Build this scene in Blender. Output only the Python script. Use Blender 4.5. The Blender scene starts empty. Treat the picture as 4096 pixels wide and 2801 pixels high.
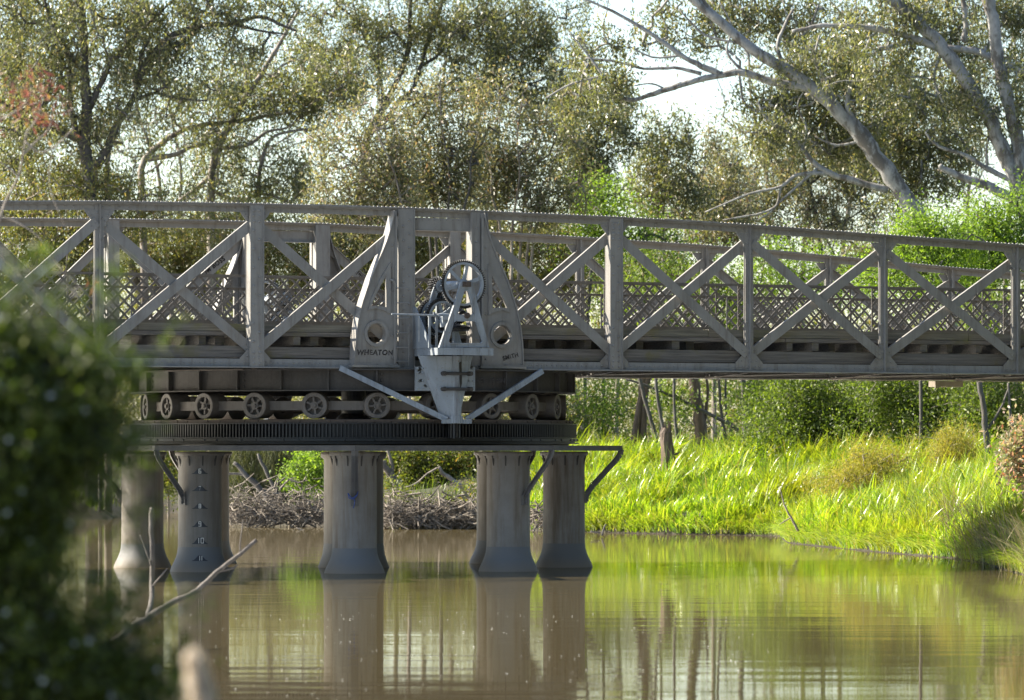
import bpy, math, random
import numpy as np
from mathutils import Vector, Matrix
from mathutils.geometry import tessellate_polygon

# ------------------------------------------------------------------ camera, sky, sun, exposure
sc = bpy.context.scene
COL = sc.collection
F, XH, YH, CX, CY, CZ = 17624.18, 2048.0, 1799.04, 3.0011, -86.0, 2.2939     # focal length in photo pixels, horizon, camera
TH = 0.45                                                                     # angle of the bridge in plan
CT, ST = math.cos(TH), math.sin(TH)
cam = bpy.data.cameras.new('camera'); camo = bpy.data.objects.new('camera', cam); COL.objects.link(camo)
camo.location = (CX, CY, CZ); camo.rotation_euler = (math.radians(90), 0, 0)
cam.sensor_width = 36; cam.lens = F / 4096 * 36; cam.shift_y = (YH - 1400.5) / 4096
cam.clip_start = .5; cam.clip_end = 5000
cam.dof.use_dof = True; cam.dof.focus_distance = 82; cam.dof.aperture_fstop = 3.2
sc.camera = camo
SUN_EL, SUN_AZ = math.radians(37), math.radians(-76)      # azimuth clockwise from +Y: from the left, a touch behind the bridge
w = bpy.data.worlds.new('World'); sc.world = w; w.use_nodes = True
nt = w.node_tree; bg = nt.nodes['Background']; sky = nt.nodes.new('ShaderNodeTexSky')
sky.sky_type = 'NISHITA'; sky.sun_disc = False; sky.sun_elevation = SUN_EL; sky.sun_rotation = SUN_AZ
sky.air_density = 1.0; sky.dust_density = 0.6; sky.ozone_density = 1.0
nt.links.new(sky.outputs[0], bg.inputs[0]); bg.inputs[1].default_value = .075
sun = bpy.data.lights.new('sun', 'SUN'); sun.energy = 5.0; sun.angle = math.radians(.5); sun.color = (1, .91, .76)
suno = bpy.data.objects.new('sun', sun); COL.objects.link(suno)
sdir = Vector((math.sin(SUN_AZ) * math.cos(SUN_EL), math.cos(SUN_AZ) * math.cos(SUN_EL), math.sin(SUN_EL)))
suno.rotation_euler = sdir.to_track_quat('Z', 'Y').to_euler()
sc.view_settings.view_transform = 'Standard'; sc.view_settings.look = 'None'
sc.view_settings.exposure = 1.95; sc.view_settings.gamma = 1
sc.render.engine = 'CYCLES'
sc.cycles.use_denoising = True; sc.cycles.max_bounces = 8; sc.cycles.transparent_max_bounces = 4
sc.cycles.sample_clamp_indirect = 4
rnd = random.Random(7); R = np.random.default_rng(11)
PI = math.pi

# ------------------------------------------------------------------ measuring helpers
K = 1.7625                                                # overview pixels -> photo pixels
def at(px, py, Y):                                        # photo pixel + depth -> world point
    d = Y - CY
    return Vector((CX + (px - XH) * d / F, Y, CZ + (YH - py) * d / F))
def ad(x, y, Y): return at(x * K, y * K, Y)
def pxm(Y): return F / (Y - CY)                           # photo pixels per metre
def bp(p, v):                                             # photo pixel -> (u, z) on the bridge's vertical plane v
    a = (p[0] - XH) / F; y0 = -CY
    u = (a * (y0 + v * CT) + CX + v * ST) / (CT - a * ST)
    d = y0 + u * ST + v * CT
    return u, CZ + (YH - p[1]) * d / F
def C1(x, y): return x * .4909, 780 + y * .4909
def C2(x, y): return 1000 + x * .49085, 780 + y * .49085
def C3(x, y): return 2000 + x * .49085, 780 + y * .49085
def C4(x, y): return 3000 + x * .4908, 780 + y * .4908
def C5(x, y): return 1350 + x * .4657, 980 + y * .4657
def K1(x, y): return 400 + x * .6166, 1380 + y * .6166
def K2(x, y): return 1400 + x * .6166, 1380 + y * .6166
def B(u, v, z): return Vector((u * CT - v * ST, u * ST + v * CT, z))     # bridge frame -> world

# ------------------------------------------------------------------ mesh builder
class MB:
    def __init__(s): s.v, s.f = [], []
    def add(s, vs, fs):
        o = len(s.v); s.v += [tuple(p) for p in vs]; s.f += [tuple(i + o for i in f) for f in fs]
    def box(s, x0, x1, y0, y1, z0, z1):
        s.add([(x0,y0,z0),(x1,y0,z0),(x1,y1,z0),(x0,y1,z0),(x0,y0,z1),(x1,y0,z1),(x1,y1,z1),(x0,y1,z1)],
              [(3,2,1,0),(4,5,6,7),(0,1,5,4),(1,2,6,5),(2,3,7,6),(3,0,4,7)])
    def bar(s, p0, p1, wd, t, nrm=(0,1,0)):
        p0, p1, n = Vector(p0), Vector(p1), Vector(nrm).normalized()
        a = (p1 - p0).normalized(); sd = a.cross(n).normalized() * wd / 2; n = sd.cross(a).normalized() * t / 2
        vs = [p + i * sd + j * n for p in (p0, p1) for i, j in ((-1,-1),(1,-1),(1,1),(-1,1))]
        s.add(vs, [(3,2,1,0),(4,5,6,7),(0,1,5,4),(1,2,6,5),(2,3,7,6),(3,0,4,7)])
    def tube(s, pts, rad, n=8, cap=True):
        pts = [Vector(p) for p in pts]; o = len(s.v); m = len(pts)
        if not isinstance(rad, (list, tuple)): rad = [rad] * m
        ref = None
        for i, p in enumerate(pts):
            t = (pts[min(i+1, m-1)] - pts[max(i-1, 0)]).normalized()
            if ref is None:
                ref = t.orthogonal().normalized()
            ref = (ref - t * ref.dot(t)).normalized(); b = t.cross(ref)
            for k in range(n):
                a = 2*PI*k/n
                s.v.append(tuple(p + (ref*math.cos(a) + b*math.sin(a)) * rad[i]))
        for i in range(m-1):
            for k in range(n):
                s.f.append((o+i*n+k, o+i*n+(k+1)%n, o+(i+1)*n+(k+1)%n, o+(i+1)*n+k))
        if cap:
            s.f.append(tuple(o+k for k in reversed(range(n)))); s.f.append(tuple(o+(m-1)*n+k for k in range(n)))
    def cyl(s, p0, p1, r, n=16, r1=None): s.tube([p0, p1], [r, r if r1 is None else r1], n)
    def lathe(s, prof, n=32, c=(0,0,0), cap=False):       # prof [(r, z)...] about z
        o = len(s.v)
        for r, z in prof:
            for k in range(n):
                a = 2*PI*k/n; s.v.append((c[0]+r*math.cos(a), c[1]+r*math.sin(a), c[2]+z))
        for i in range(len(prof)-1):
            for k in range(n):
                s.f.append((o+i*n+k, o+i*n+(k+1)%n, o+(i+1)*n+(k+1)%n, o+(i+1)*n+k))
    def plate(s, outer, holes, y0, y1):                   # polygon in (x, z) extruded along y
        loops = [outer] + holes
        tri = tessellate_polygon([[Vector((x, z, 0)) for x, z in lp] for lp in loops])
        flat = [p for lp in loops for p in lp]; n = len(flat); o = len(s.v)
        s.v += [(x, y0, z) for x, z in flat] + [(x, y1, z) for x, z in flat]
        for a, b, c in tri:
            s.f.append((o+a, o+b, o+c)); s.f.append((o+n+c, o+n+b, o+n+a))
        k = 0
        for lp in loops:
            m = len(lp)
            for i in range(m):
                a, b = k+i, k+(i+1) % m
                s.f.append((o+a, o+b, o+n+b, o+n+a))
            k += m
    def rivet(s, p, ax, r=.016, h=.012, n=6):
        p, ax = Vector(p), Vector(ax).normalized(); q = ax.orthogonal().normalized(); b = ax.cross(q); o = len(s.v)
        for rr, hh in ((r, 0), (r*.75, h*.7)):
            for k in range(n):
                a = 2*PI*k/n; s.v.append(tuple(p + (q*math.cos(a)+b*math.sin(a))*rr + ax*hh))
        s.v.append(tuple(p + ax*h))
        for k in range(n):
            s.f.append((o+k, o+(k+1)%n, o+n+(k+1)%n, o+n+k)); s.f.append((o+n+k, o+n+(k+1)%n, o+2*n))
    def build(s, name, mat, parent=None, smooth=False, loc=None):
        me = bpy.data.meshes.new(name)
        vs = s.v if loc is None else [(p[0]-loc[0], p[1]-loc[1], p[2]-loc[2]) for p in s.v]
        me.from_pydata(vs, [], s.f); me.update()
        me.materials.append(mat)
        return link(name, me, parent, smooth, loc if parent is None else None)
def fixn(me):
    import bmesh
    b = bmesh.new(); b.from_mesh(me); bmesh.ops.recalc_face_normals(b, faces=b.faces); b.to_mesh(me); b.free()
def link(name, me, parent=None, smooth=False, loc=None):
    if len(me.polygons) < 60000: fixn(me)
    if smooth: me.polygons.foreach_set('use_smooth', [True]*len(me.polygons))
    o = bpy.data.objects.new(name, me); COL.objects.link(o)
    if parent is not None: o.parent = parent
    if loc is not None: o.location = loc
    return o
def tag(o, label=None, cat=None, group=None, kind=None):
    if label: o['label'] = label
    if cat: o['category'] = cat
    if group: o['group'] = group
    if kind: o['kind'] = kind
    return o
def empty(name, loc=(0,0,0), rz=0, parent=None):
    o = bpy.data.objects.new(name, None); COL.objects.link(o); o.location = loc; o.rotation_euler = (0,0,rz)
    o.empty_display_size = .3
    if parent is not None: o.parent = parent
    return o
def copy_tree(o, parent=None):
    c = o.copy(); COL.objects.link(c)
    if parent is not None: c.parent = parent
    for ch in list(o.children): copy_tree(ch, c)
    return c
def np_mesh(name, V, Q, mat):                              # vertex array + index array (n x 3 or 4)
    me = bpy.data.meshes.new(name); k = Q.shape[1]
    me.vertices.add(len(V)); me.vertices.foreach_set('co', np.ascontiguousarray(V, dtype=np.float32).ravel())
    me.loops.add(Q.size); me.loops.foreach_set('vertex_index', np.ascontiguousarray(Q, dtype=np.int32).ravel())
    me.polygons.add(len(Q)); me.polygons.foreach_set('loop_start', np.arange(0, Q.size, k, dtype=np.int32))
    me.polygons.foreach_set('loop_total', np.full(len(Q), k, dtype=np.int32))
    me.update(calc_edges=True); me.materials.append(mat)
    return me

# ------------------------------------------------------------------ materials
class NT:
    def __init__(s, name):
        s.m = bpy.data.materials.new(name); s.m.use_nodes = True; s.t = s.m.node_tree; s.t.nodes.clear()
        s.out = s.n('ShaderNodeOutputMaterial')
    def n(s, typ, **kw):
        x = s.t.nodes.new(typ)
        for k, v in kw.items():
            if k in x.inputs.keys() if isinstance(k, str) else False: x.inputs[k].default_value = v
            else: setattr(x, k, v)
        return x
    def l(s, a, b): s.t.links.new(a, b)
    def noise(s, scale, detail=4, rough=.6, coord=None, vec=None):
        x = s.n('ShaderNodeTexNoise'); x.inputs['Scale'].default_value = scale; x.inputs['Detail'].default_value = detail
        x.inputs['Roughness'].default_value = rough
        if vec is not None: s.l(vec, x.inputs['Vector'])
        return x.outputs['Fac']
    def coords(s, which='Object', scale=(1,1,1)):
        c = s.n('ShaderNodeTexCoord'); m = s.n('ShaderNodeMapping'); m.inputs['Scale'].default_value = scale
        s.l(c.outputs[which], m.inputs['Vector']); return m.outputs[0]
    def pos(s, scale=(1,1,1)):
        c = s.n('ShaderNodeNewGeometry'); m = s.n('ShaderNodeMapping'); m.inputs['Scale'].default_value = scale
        s.l(c.outputs['Position'], m.inputs['Vector']); return m.outputs[0]
    def ramp(s, fac, stops):
        r = s.n('ShaderNodeValToRGB'); e = r.color_ramp.elements
        while len(e) < len(stops): e.new(.5)
        for k, (p, c) in enumerate(stops): e[k].position = p; e[k].color = (*c, 1) if len(c) == 3 else c
        s.l(fac, r.inputs[0]); return r.outputs[0]
    def mix(s, fac, a, b, mode='MIX'):
        x = s.n('ShaderNodeMix'); x.data_type = 'RGBA'; x.blend_type = mode
        for sock, val in ((x.inputs[0], fac), (x.inputs[6], a), (x.inputs[7], b)):
            if isinstance(val, (int, float)): sock.default_value = val
            elif isinstance(val, tuple): sock.default_value = (*val, 1)
            else: s.l(val, sock)
        return x.outputs[2]
    def bsdf(s, col, rough=.6, metal=0, spec=.5, bump=None, bs=.3, bd=.01):
        p = s.n('ShaderNodeBsdfPrincipled')
        if isinstance(col, tuple): p.inputs['Base Color'].default_value = (*col, 1)
        else: s.l(col, p.inputs['Base Color'])
        if isinstance(rough, (int, float)): p.inputs['Roughness'].default_value = rough
        else: s.l(rough, p.inputs['Roughness'])
        p.inputs['Metallic'].default_value = metal; p.inputs['Specular IOR Level'].default_value = spec
        if bump is not None:
            b = s.n('ShaderNodeBump'); b.inputs['Strength'].default_value = bs; b.inputs['Distance'].default_value = bd
            s.l(bump, b.inputs['Height']); s.l(b.outputs[0], p.inputs['Normal'])
        return p.outputs[0]
    def done(s, sh): s.l(sh, s.out.inputs[0]); return s.m

def paint(name, c, dirt, rust=.25, rough=.55, sc_=2.2):
    t = NT(name); v = t.pos(); big = t.noise(sc_, 6, .65, vec=v); fine = t.noise(22, 5, .7, vec=v)
    streak = t.noise(1.0, 5, .7, vec=t.pos((8, 8, .8)))
    dk = tuple(x*.86 for x in c); lt = tuple(min(1, x*1.10) for x in c)
    base = t.mix(t.ramp(big, [(.35, (0,0,0)), (.68, (1,1,1))]), dk, lt)
    base = t.mix(t.ramp(streak, [(.50, (0,0,0)), (.74, (.75,)*3)]), base, dirt)
    base = t.mix(t.ramp(fine, [(.62, (0,0,0)), (.74, (rust*2.2,)*3)]), base, (.16, .085, .045))
    return t.done(t.bsdf(base, t.ramp(fine, [(.3, (rough-.12,)*3), (.8, (rough+.2,)*3)]), bump=fine, bs=.25, bd=.004))
STEEL = paint('grey_bridge_paint', (.205,.196,.181), (.095,.078,.06))
LATT = paint('railing_paint', (.105,.097,.088), (.06,.046,.036))
STEELB = paint('cool_grey_paint', (.205,.204,.198), (.10,.085,.07))
WINCH = paint('blue_grey_paint', (.215,.24,.262), (.05,.043,.038), .75, .5)
DARK = paint('dark_girder_paint', (.046,.041,.036), (.022,.019,.016), .2, .8)
WHEEL = paint('brown_iron', (.115,.102,.090), (.055,.045,.036), .3, .7)
RUSTY = paint('rusty_rail', (.065,.047,.035), (.03,.022,.016), .4, .75)
def simple(name, c, rough=.6, var=.3, sc_=8, metal=0):
    t = NT(name); n = t.noise(sc_, 5, .65, vec=t.pos())
    col = t.mix(t.ramp(n, [(.35, (0,0,0)), (.7, (1,1,1))]), tuple(x*(1-var) for x in c), tuple(min(1, x*(1+var)) for x in c))
    return t.done(t.bsdf(col, rough, metal, bump=n, bs=.2, bd=.004))
GREASE = simple('black_grease', (.009,.0085,.008), .5, .4, 12)
CREAM = simple('cream_paint', (.5,.42,.33), .6, .15)
WHITE = simple('white_paint', (.62,.58,.50), .6, .12, 20)
BLACKP = simple('black_paint', (.02,.022,.026), .5, .3)
BLUE = simple('blue_rope_fibre', (.02,.05,.19), .7, .3, 40)
SOOT = simple('charcoal_graffiti', (.035,.030,.028), .8, .4, 30)
def timber(name, c, moss):
    t = NT(name); g = t.noise(1, 8, .7, vec=t.coords('Object', (1.2, 14, 30))); b = t.noise(1.3, 4, .6, vec=t.coords('Object'))
    col = t.mix(t.ramp(g, [(.3, (0,0,0)), (.7, (1,1,1))]), tuple(x*.45 for x in c), tuple(x*1.3 for x in c))
    col = t.mix(t.ramp(b, [(.56, (0,0,0)), (.7, (.8,)*3)]), col, moss)
    return t.done(t.bsdf(col, .85, bump=g, bs=.5, bd=.01))
TIMBER = timber('weathered_timber', (.13,.118,.105), (.11,.098,.03))
TIMBERK = timber('mossy_timber', (.15,.14,.112), (.12,.115,.04))

LEDGE = simple('ledge_paint', (.075,.07,.064), .75, .25, 4)
DECKT = timber('bleached_deck_timber', (.30,.27,.23), (.22,.19,.15))
t = NT('pier_iron'); geo = t.n('ShaderNodeNewGeometry'); sep = t.n('ShaderNodeSeparateXYZ'); t.l(geo.outputs['Position'], sep.inputs[0])
big = t.noise(1.6, 6, .65, vec=t.pos()); st = t.noise(1, 5, .7, vec=t.pos((7,7,.6))); fn = t.noise(30, 4, .7, vec=t.pos())
base = t.mix(t.ramp(big, [(.35,(0,0,0)), (.7,(1,1,1))]), (.155,.138,.118), (.225,.208,.185))
base = t.mix(t.ramp(st, [(.46,(0,0,0)), (.66,(.8,)*3)]), base, (.10,.072,.048))
wob = t.n('ShaderNodeMath', operation='MULTIPLY_ADD'); t.l(fn, wob.inputs[0]); wob.inputs[1].default_value = .03; t.l(sep.outputs[2], wob.inputs[2])
ml = t.n('ShaderNodeMath', operation='MULTIPLY'); t.l(wob.outputs[0], ml.inputs[0]); ml.inputs[1].default_value = .5
tide = t.ramp(ml.outputs[0], [(0,(1,1,1)), (.045,(.9,)*3), (.20,(1,1,1)), (.238,(1,1,1)), (.243,(0,0,0))])
mud = t.ramp(ml.outputs[0], [(.01,(1,1,1)), (.12,(0,0,0))])
oi = t.n('ShaderNodeObjectInfo'); om = t.n('ShaderNodeMath', operation='MULTIPLY'); t.l(oi.outputs['Random'], om.inputs[0]); om.inputs[1].default_value = .5
base = t.mix(om.outputs[0], base, (.105,.088,.068))                 # each column weathered to its own degree
base = t.mix(tide, base, (.115,.117,.118)); base = t.mix(mud, base, (.15,.127,.10))
PIER = t.done(t.bsdf(base, .68, bump=fn, bs=.3, bd=.006))

def bark(name, c1, c2, patch, rough=.8, stretch=.5, sc_=5):
    t = NT(name); n = t.noise(sc_, 7, .7, vec=t.coords('Object', (1,1,stretch))); b = t.noise(2.6, 5, .7, vec=t.coords('Object', (1,1,.4)))
    col = t.mix(t.ramp(n, [(.35,(0,0,0)), (.66,(1,1,1))]), c1, c2)
    col = t.mix(t.ramp(b, [(.50,(0,0,0)), (.58,(.9,)*3)]), col, patch)
    return t.done(t.bsdf(col, rough, bump=n, bs=.8, bd=.04))
GUM = bark('pale_gum_bark', (.15,.145,.14), (.31,.30,.285), (.085,.072,.06))
PALEB = bark('tan_bark', (.16,.135,.11), (.30,.26,.22), (.10,.08,.065))
DARKB = bark('dark_grey_bark', (.042,.037,.034), (.10,.092,.084), (.065,.056,.048), stretch=.25)
BROWNB = bark('brown_fibrous_bark', (.045,.030,.021), (.15,.10,.068), (.075,.052,.038), stretch=.12, sc_=9)
DRIFT = bark('bleached_wood', (.11,.092,.072), (.25,.21,.165), (.075,.06,.048), stretch=.3, sc_=12)

DEADW = bark('dead_grey_wood', (.045,.038,.034), (.15,.13,.115), (.07,.06,.05), stretch=.3, sc_=12)

def leafmat(name, stops, trans, rough=.38, tr=.42, spec=.55, patch=None):
    t = NT(name); g = t.n('ShaderNodeNewGeometry')
    col = t.ramp(g.outputs['Random Per Island'], stops)
    if patch: col = t.mix(t.ramp(t.noise(.45, 3, .6, vec=t.pos()), [(.42,(0,0,0)), (.66,(.75,)*3)]), col, patch)
    p = t.bsdf(col, rough, spec=spec); tl = t.n('ShaderNodeBsdfTranslucent')
    t.l(t.mix(1.0, col, trans, 'MULTIPLY'), tl.inputs[0])
    mx = t.n('ShaderNodeMixShader'); mx.inputs[0].default_value = tr; t.l(p, mx.inputs[1]); t.l(tl.outputs[0], mx.inputs[2])
    return t.done(mx.outputs[0])
L_DARK = leafmat('dark_olive_leaves', [(0,(.066,.072,.036)), (.5,(.13,.135,.072)), (.85,(.19,.185,.11)), (1,(.25,.19,.115))], (1.6,1.7,.7))
L_OLIVE = leafmat('olive_leaves', [(0,(.075,.085,.030)), (.5,(.14,.145,.055)), (.8,(.20,.185,.080)), (1,(.25,.16,.085))], (1.6,1.7,.6))
L_BROWN = leafmat('brownish_gum_leaves', [(0,(.09,.105,.045)), (.4,(.165,.172,.085)), (.72,(.25,.245,.155)), (.93,(.29,.245,.185)), (1,(.27,.16,.12))], (1.5,1.4,.7))
L_ACACIA = leafmat('acacia_leaves', [(0,(.07,.12,.020)), (.5,(.14,.21,.035)), (1,(.24,.31,.06))], (1.7,1.9,.5), .5, .42, spec=.3)
L_GREEN = leafmat('green_shrub_leaves', [(0,(.034,.055,.012)), (.5,(.08,.115,.026)), (1,(.17,.20,.05))], (1.7,1.9,.5), .45, spec=.3)
L_FAR = leafmat('far_olive_leaves', [(0,(.075,.085,.030)), (.5,(.13,.135,.055)), (.8,(.18,.17,.080)), (1,(.20,.14,.075))], (1.5,1.6,.6), .6, spec=.15)
L_SCRUB = leafmat('olive_scrub_leaves', [(0,(.045,.060,.016)), (.5,(.10,.12,.030)), (.9,(.17,.18,.05)), (1,(.22,.12,.06))], (1.6,1.7,.5), .45, spec=.3)
L_YELLOW = leafmat('yellow_green_sprays', [(0,(.15,.16,.025)), (.5,(.26,.25,.045)), (1,(.34,.26,.08))], (1.5,1.5,.5), .6, spec=.3)
L_PINK = leafmat('pink_tipped_leaves', [(0,(.15,.20,.06)), (.45,(.30,.30,.18)), (.8,(.46,.36,.29)), (1,(.42,.16,.08))], (1.3,1.2,.8), .45, spec=.3)
L_RED = leafmat('reddish_twig_leaves', [(0,(.09,.035,.03)), (.6,(.16,.07,.06)), (.9,(.16,.13,.06)), (1,(.35,.28,.02))], (1.4,1,.8), .5, spec=.3)
L_TEA = leafmat('tea_tree_leaves', [(0,(.024,.034,.008)), (.55,(.060,.080,.016)), (.9,(.14,.17,.03)), (1,(.20,.22,.05))], (1.6,2.0,.5), .45, .3, spec=.3)
L_GRASS = leafmat('tall_grass_blades', [(0,(.05,.10,.012)), (.3,(.12,.22,.018)), (.62,(.26,.385,.032)), (.84,(.38,.46,.07)), (.94,(.36,.34,.13)), (1,(.28,.22,.12))], (1.6,1.6,.35), .30, .42, patch=(.22,.23,.035))
L_DRY = leafmat('dry_reeds', [(0,(.16,.13,.07)), (.5,(.28,.24,.14)), (1,(.12,.15,.05))], (1.2,1.1,.8), .6, .3, spec=.3)
L_REED = leafmat('drooping_needle_sprays', [(0,(.035,.045,.018)), (.5,(.08,.09,.04)), (1,(.16,.15,.08))], (1.4,1.5,.6), .6, .3, spec=.3)
PETAL = leafmat('white_petals', [(0,(.46,.48,.45)), (1,(.66,.66,.62))], (1,1,1), .6, .3, spec=.3)
STRAW = leafmat('pale_seed_fluff', [(0,(.52,.45,.36)), (1,(.78,.71,.62))], (1,.95,.85), .8, .4, spec=.3)

t = NT('earth'); n = t.noise(.9, 7, .7, vec=t.pos()); n2 = t.noise(9, 6, .7, vec=t.pos())
col = t.mix(t.ramp(n, [(.38,(0,0,0)), (.62,(1,1,1))]), (.050,.037,.024), (.035,.050,.014))
col = t.mix(t.ramp(n2, [(.5,(0,0,0)), (.75,(.8,)*3)]), col, (.085,.07,.045))
ge = t.n('ShaderNodeNewGeometry'); se = t.n('ShaderNodeSeparateXYZ'); t.l(ge.outputs['Position'], se.inputs[0])
col = t.mix(t.ramp(se.outputs[2], [(.25,(.85,)*3), (.75,(0,0,0))]), col, (.028,.021,.014))          # wet mud by the water
EARTH = t.done(t.bsdf(col, .95, bump=n2, bs=.8, bd=.06))

t = NT('muddy_water')
a = t.noise(1, 3, .55, vec=t.pos((.22, 1.15, 1))); b_ = t.noise(1, 3, .6, vec=t.pos((1.2, 6, 1))); c_ = t.noise(1, 4, .6, vec=t.pos((.06, .22, 1)))
mm = t.n('ShaderNodeMath', operation='MULTIPLY'); t.l(t.ramp(c_, [(.35,(.25,)*3), (.65,(1,)*3)]), mm.inputs[0])
m2 = t.n('ShaderNodeMath', operation='MULTIPLY_ADD'); t.l(b_, m2.inputs[0]); m2.inputs[1].default_value = .10; t.l(a, m2.inputs[2]); t.l(m2.outputs[0], mm.inputs[1])
bmp = t.n('ShaderNodeBump'); bmp.inputs['Strength'].default_value = 1; bmp.inputs['Distance'].default_value = .006; t.l(mm.outputs[0], bmp.inputs['Height'])
df = t.n('ShaderNodeBsdfDiffuse'); df.inputs[0].default_value = (.074,.059,.031,1)
gl = t.n('ShaderNodeBsdfGlossy'); gl.inputs['Roughness'].default_value = .025; gl.inputs[0].default_value = (.95,.95,.92,1)
t.l(bmp.outputs[0], gl.inputs['Normal'])
mx = t.n('ShaderNodeMixShader'); mx.inputs[0].default_value = .68; t.l(df.outputs[0], mx.inputs[1]); t.l(gl.outputs[0], mx.inputs[2])
WATER = t.done(mx.outputs[0])

# ------------------------------------------------------------------ ground and water
edge = [(-2600,1182),(-900,1181),(-300,1181),(240,1180),(310,1166),(410,1165),(470,1182),(500,1190),(740,1195),(900,1199),(1080,1200),(1220,1205),(1330,1208),
        (1500,1212),(1700,1215),(1770,1217),(1788,1232),(1850,1239),(2000,1254),(2160,1267),(2235,1279),(2300,1299),(2420,1330),(2650,1365)]
def wl(x, y):
    d = CZ * F / (y*K - YH); return (CX + (x*K - XH) * d / F, d + CY)
EDGE = [wl(*p) for p in edge] + [(18,-34),(22,-60),(40,-62),(3000,-62)]
LAND = np.array(EDGE + [(3000,3000),(-3000,3000),(-3000, EDGE[0][1])])
NEAR = np.array([(-3000,-66),(-6,-66),(-1,-64.5),(4,-65.5),(40,-62.2),(3000,-62.2),(3000,-1500),(-3000,-1500)])
def inside(P, poly):
    x, y = P[:,0], P[:,1]; r = np.zeros(len(P), bool); n = len(poly)
    for i in range(n):
        x0, y0 = poly[i]; x1, y1 = poly[(i+1) % n]
        c = ((y0 > y) != (y1 > y))
        with np.errstate(divide='ignore', invalid='ignore'):
            r ^= c & (x < (x1-x0)*(y-y0)/(y1-y0+1e-12)+x0)
    return r
def pdist(P, poly, closed=True):
    d = np.full(len(P), 1e9); n = len(poly)
    for i in range(n if closed else n-1):
        a, b = poly[i], poly[(i+1) % n]; e = b-a
        tt = np.clip(((P-a)@e)/(e@e), 0, 1); q = a+tt[:,None]*e
        d = np.minimum(d, np.hypot(*(P-q).T))
    return d
def hum(P, s, k=0):
    x, y = P[:,0]*s, P[:,1]*s
    return np.sin(x*1.3+k)*np.cos(y*1.1-k*2)+.5*np.sin(x*2.7-y*1.9+k*3)+.25*np.sin(x*5.1+y*4.3+k)
def height(P):
    P = np.asarray(P, float); r = np.full(len(P), -1.6)
    for poly, top, run in ((LAND, 1.75, 9.), (NEAR, .55, 6.)):
        ins = inside(P, poly); d = pdist(P, poly)
        tt = np.clip(d/run, 0, 1); up = .03+.37*np.clip(d/.7,0,1)+(top-.4)*(tt*tt*(3-2*tt))**.8+.20*hum(P,.55)*np.clip(d/3,0,1)+.006*np.clip(d-12,0,250)
        dn = -np.clip(d*.6,0,1.6)
        r = np.where(ins, up, np.maximum(r, np.where(ins, -9, dn)))
    return r
def h1(x, y): return float(height(np.array([[x, y]]))[0])
xs = np.concatenate([[-2500,-1200,-600,-300,-150,-90,-60], np.arange(-45,-20,2.), np.arange(-20,28,.5), np.arange(28,50,2.), [60,90,150,300,600,1200,2500]])
ys = np.concatenate([[-1400,-600,-250,-140], np.arange(-110,-60,2.), np.arange(-60,-8,2.), np.arange(-8,60,.5), np.arange(60,120,2.5), [140,180,250,400,700,1300,2500]])
GX, GY = np.meshgrid(xs, ys); P = np.stack([GX.ravel(), GY.ravel()], 1); Z = height(P)
nx = len(xs); ij = (np.arange(len(ys)-1)[:,None]*nx+np.arange(nx-1)).ravel()
Q = np.stack([ij, ij+1, ij+1+nx, ij+nx], 1)
tag(link('ground', np_mesh('ground', np.column_stack([P, Z]), Q, EARTH), smooth=True), 'earth river banks on both sides of the river', 'ground', kind='structure')
mb = MB(); mb.add([(-2600,-1500,0),(2600,-1500,0),(2600,2600,0),(-2600,2600,0)], [(0,1,2,3)])
tag(mb.build('river_water', WATER), 'brown muddy river with soft ripples and reflections', 'water', kind='structure')

# ------------------------------------------------------------------ the swing bridge
W2, ZB = 3.6885, 3.80
bridge = empty('swing_bridge', (0,0,0), TH)
tag(bridge, 'long grey riveted iron swing bridge with crossed braces resting on its turntable drum', 'bridge')
near = [(s, *bp(p, -W2)) for s, p in ((-3,(395,805)),(-2,(1018,815)),(-1,(1613,831.5)),(1,(1906,844)),(2,(2454,868)),(3,(2994,899)),(4,(3532,939.5)),(5,(4062.6,979)))]
far = [(s, *bp(p, W2)) for s, p in ((-2,(447,876)),(1,(1282,895)),(2,(1812,922)),(3,(2319,949)),(4,(2820,981)),(5,(3314,1023)),(6,(3802,1069.5)))]
dn, dfr = {s: (u, z) for s, u, z in near}, {s: (u, z) for s, u, z in far}
dfr[-1] = (-dfr[1][0], dfr[1][1]+.01)
for d in (dn, dfr):
    for s in (2,3,4,5,6,7):
        if s not in d: d[s] = (d[s-1][0]+3.12, d[s-1][1]-.16)
    for s in (-2,-3,-4,-5,-6,-7):
        if s not in d: d[s] = (-d[-s][0], d[-s][1])
dn[-4] = bp((-190, 807), -W2); dn[-5] = (dn[-4][0]-3.12, dn[-4][1]-.10)
dfr[-3] = bp((-60, 873), W2); dfr[-4] = (dfr[-3][0]-3.12, dfr[-3][1]-.06)
ORDER = [-7,-6,-5,-4,-3,-2,-1,1,2,3,4,5,6,7]
ZMIN = ZB

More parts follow.
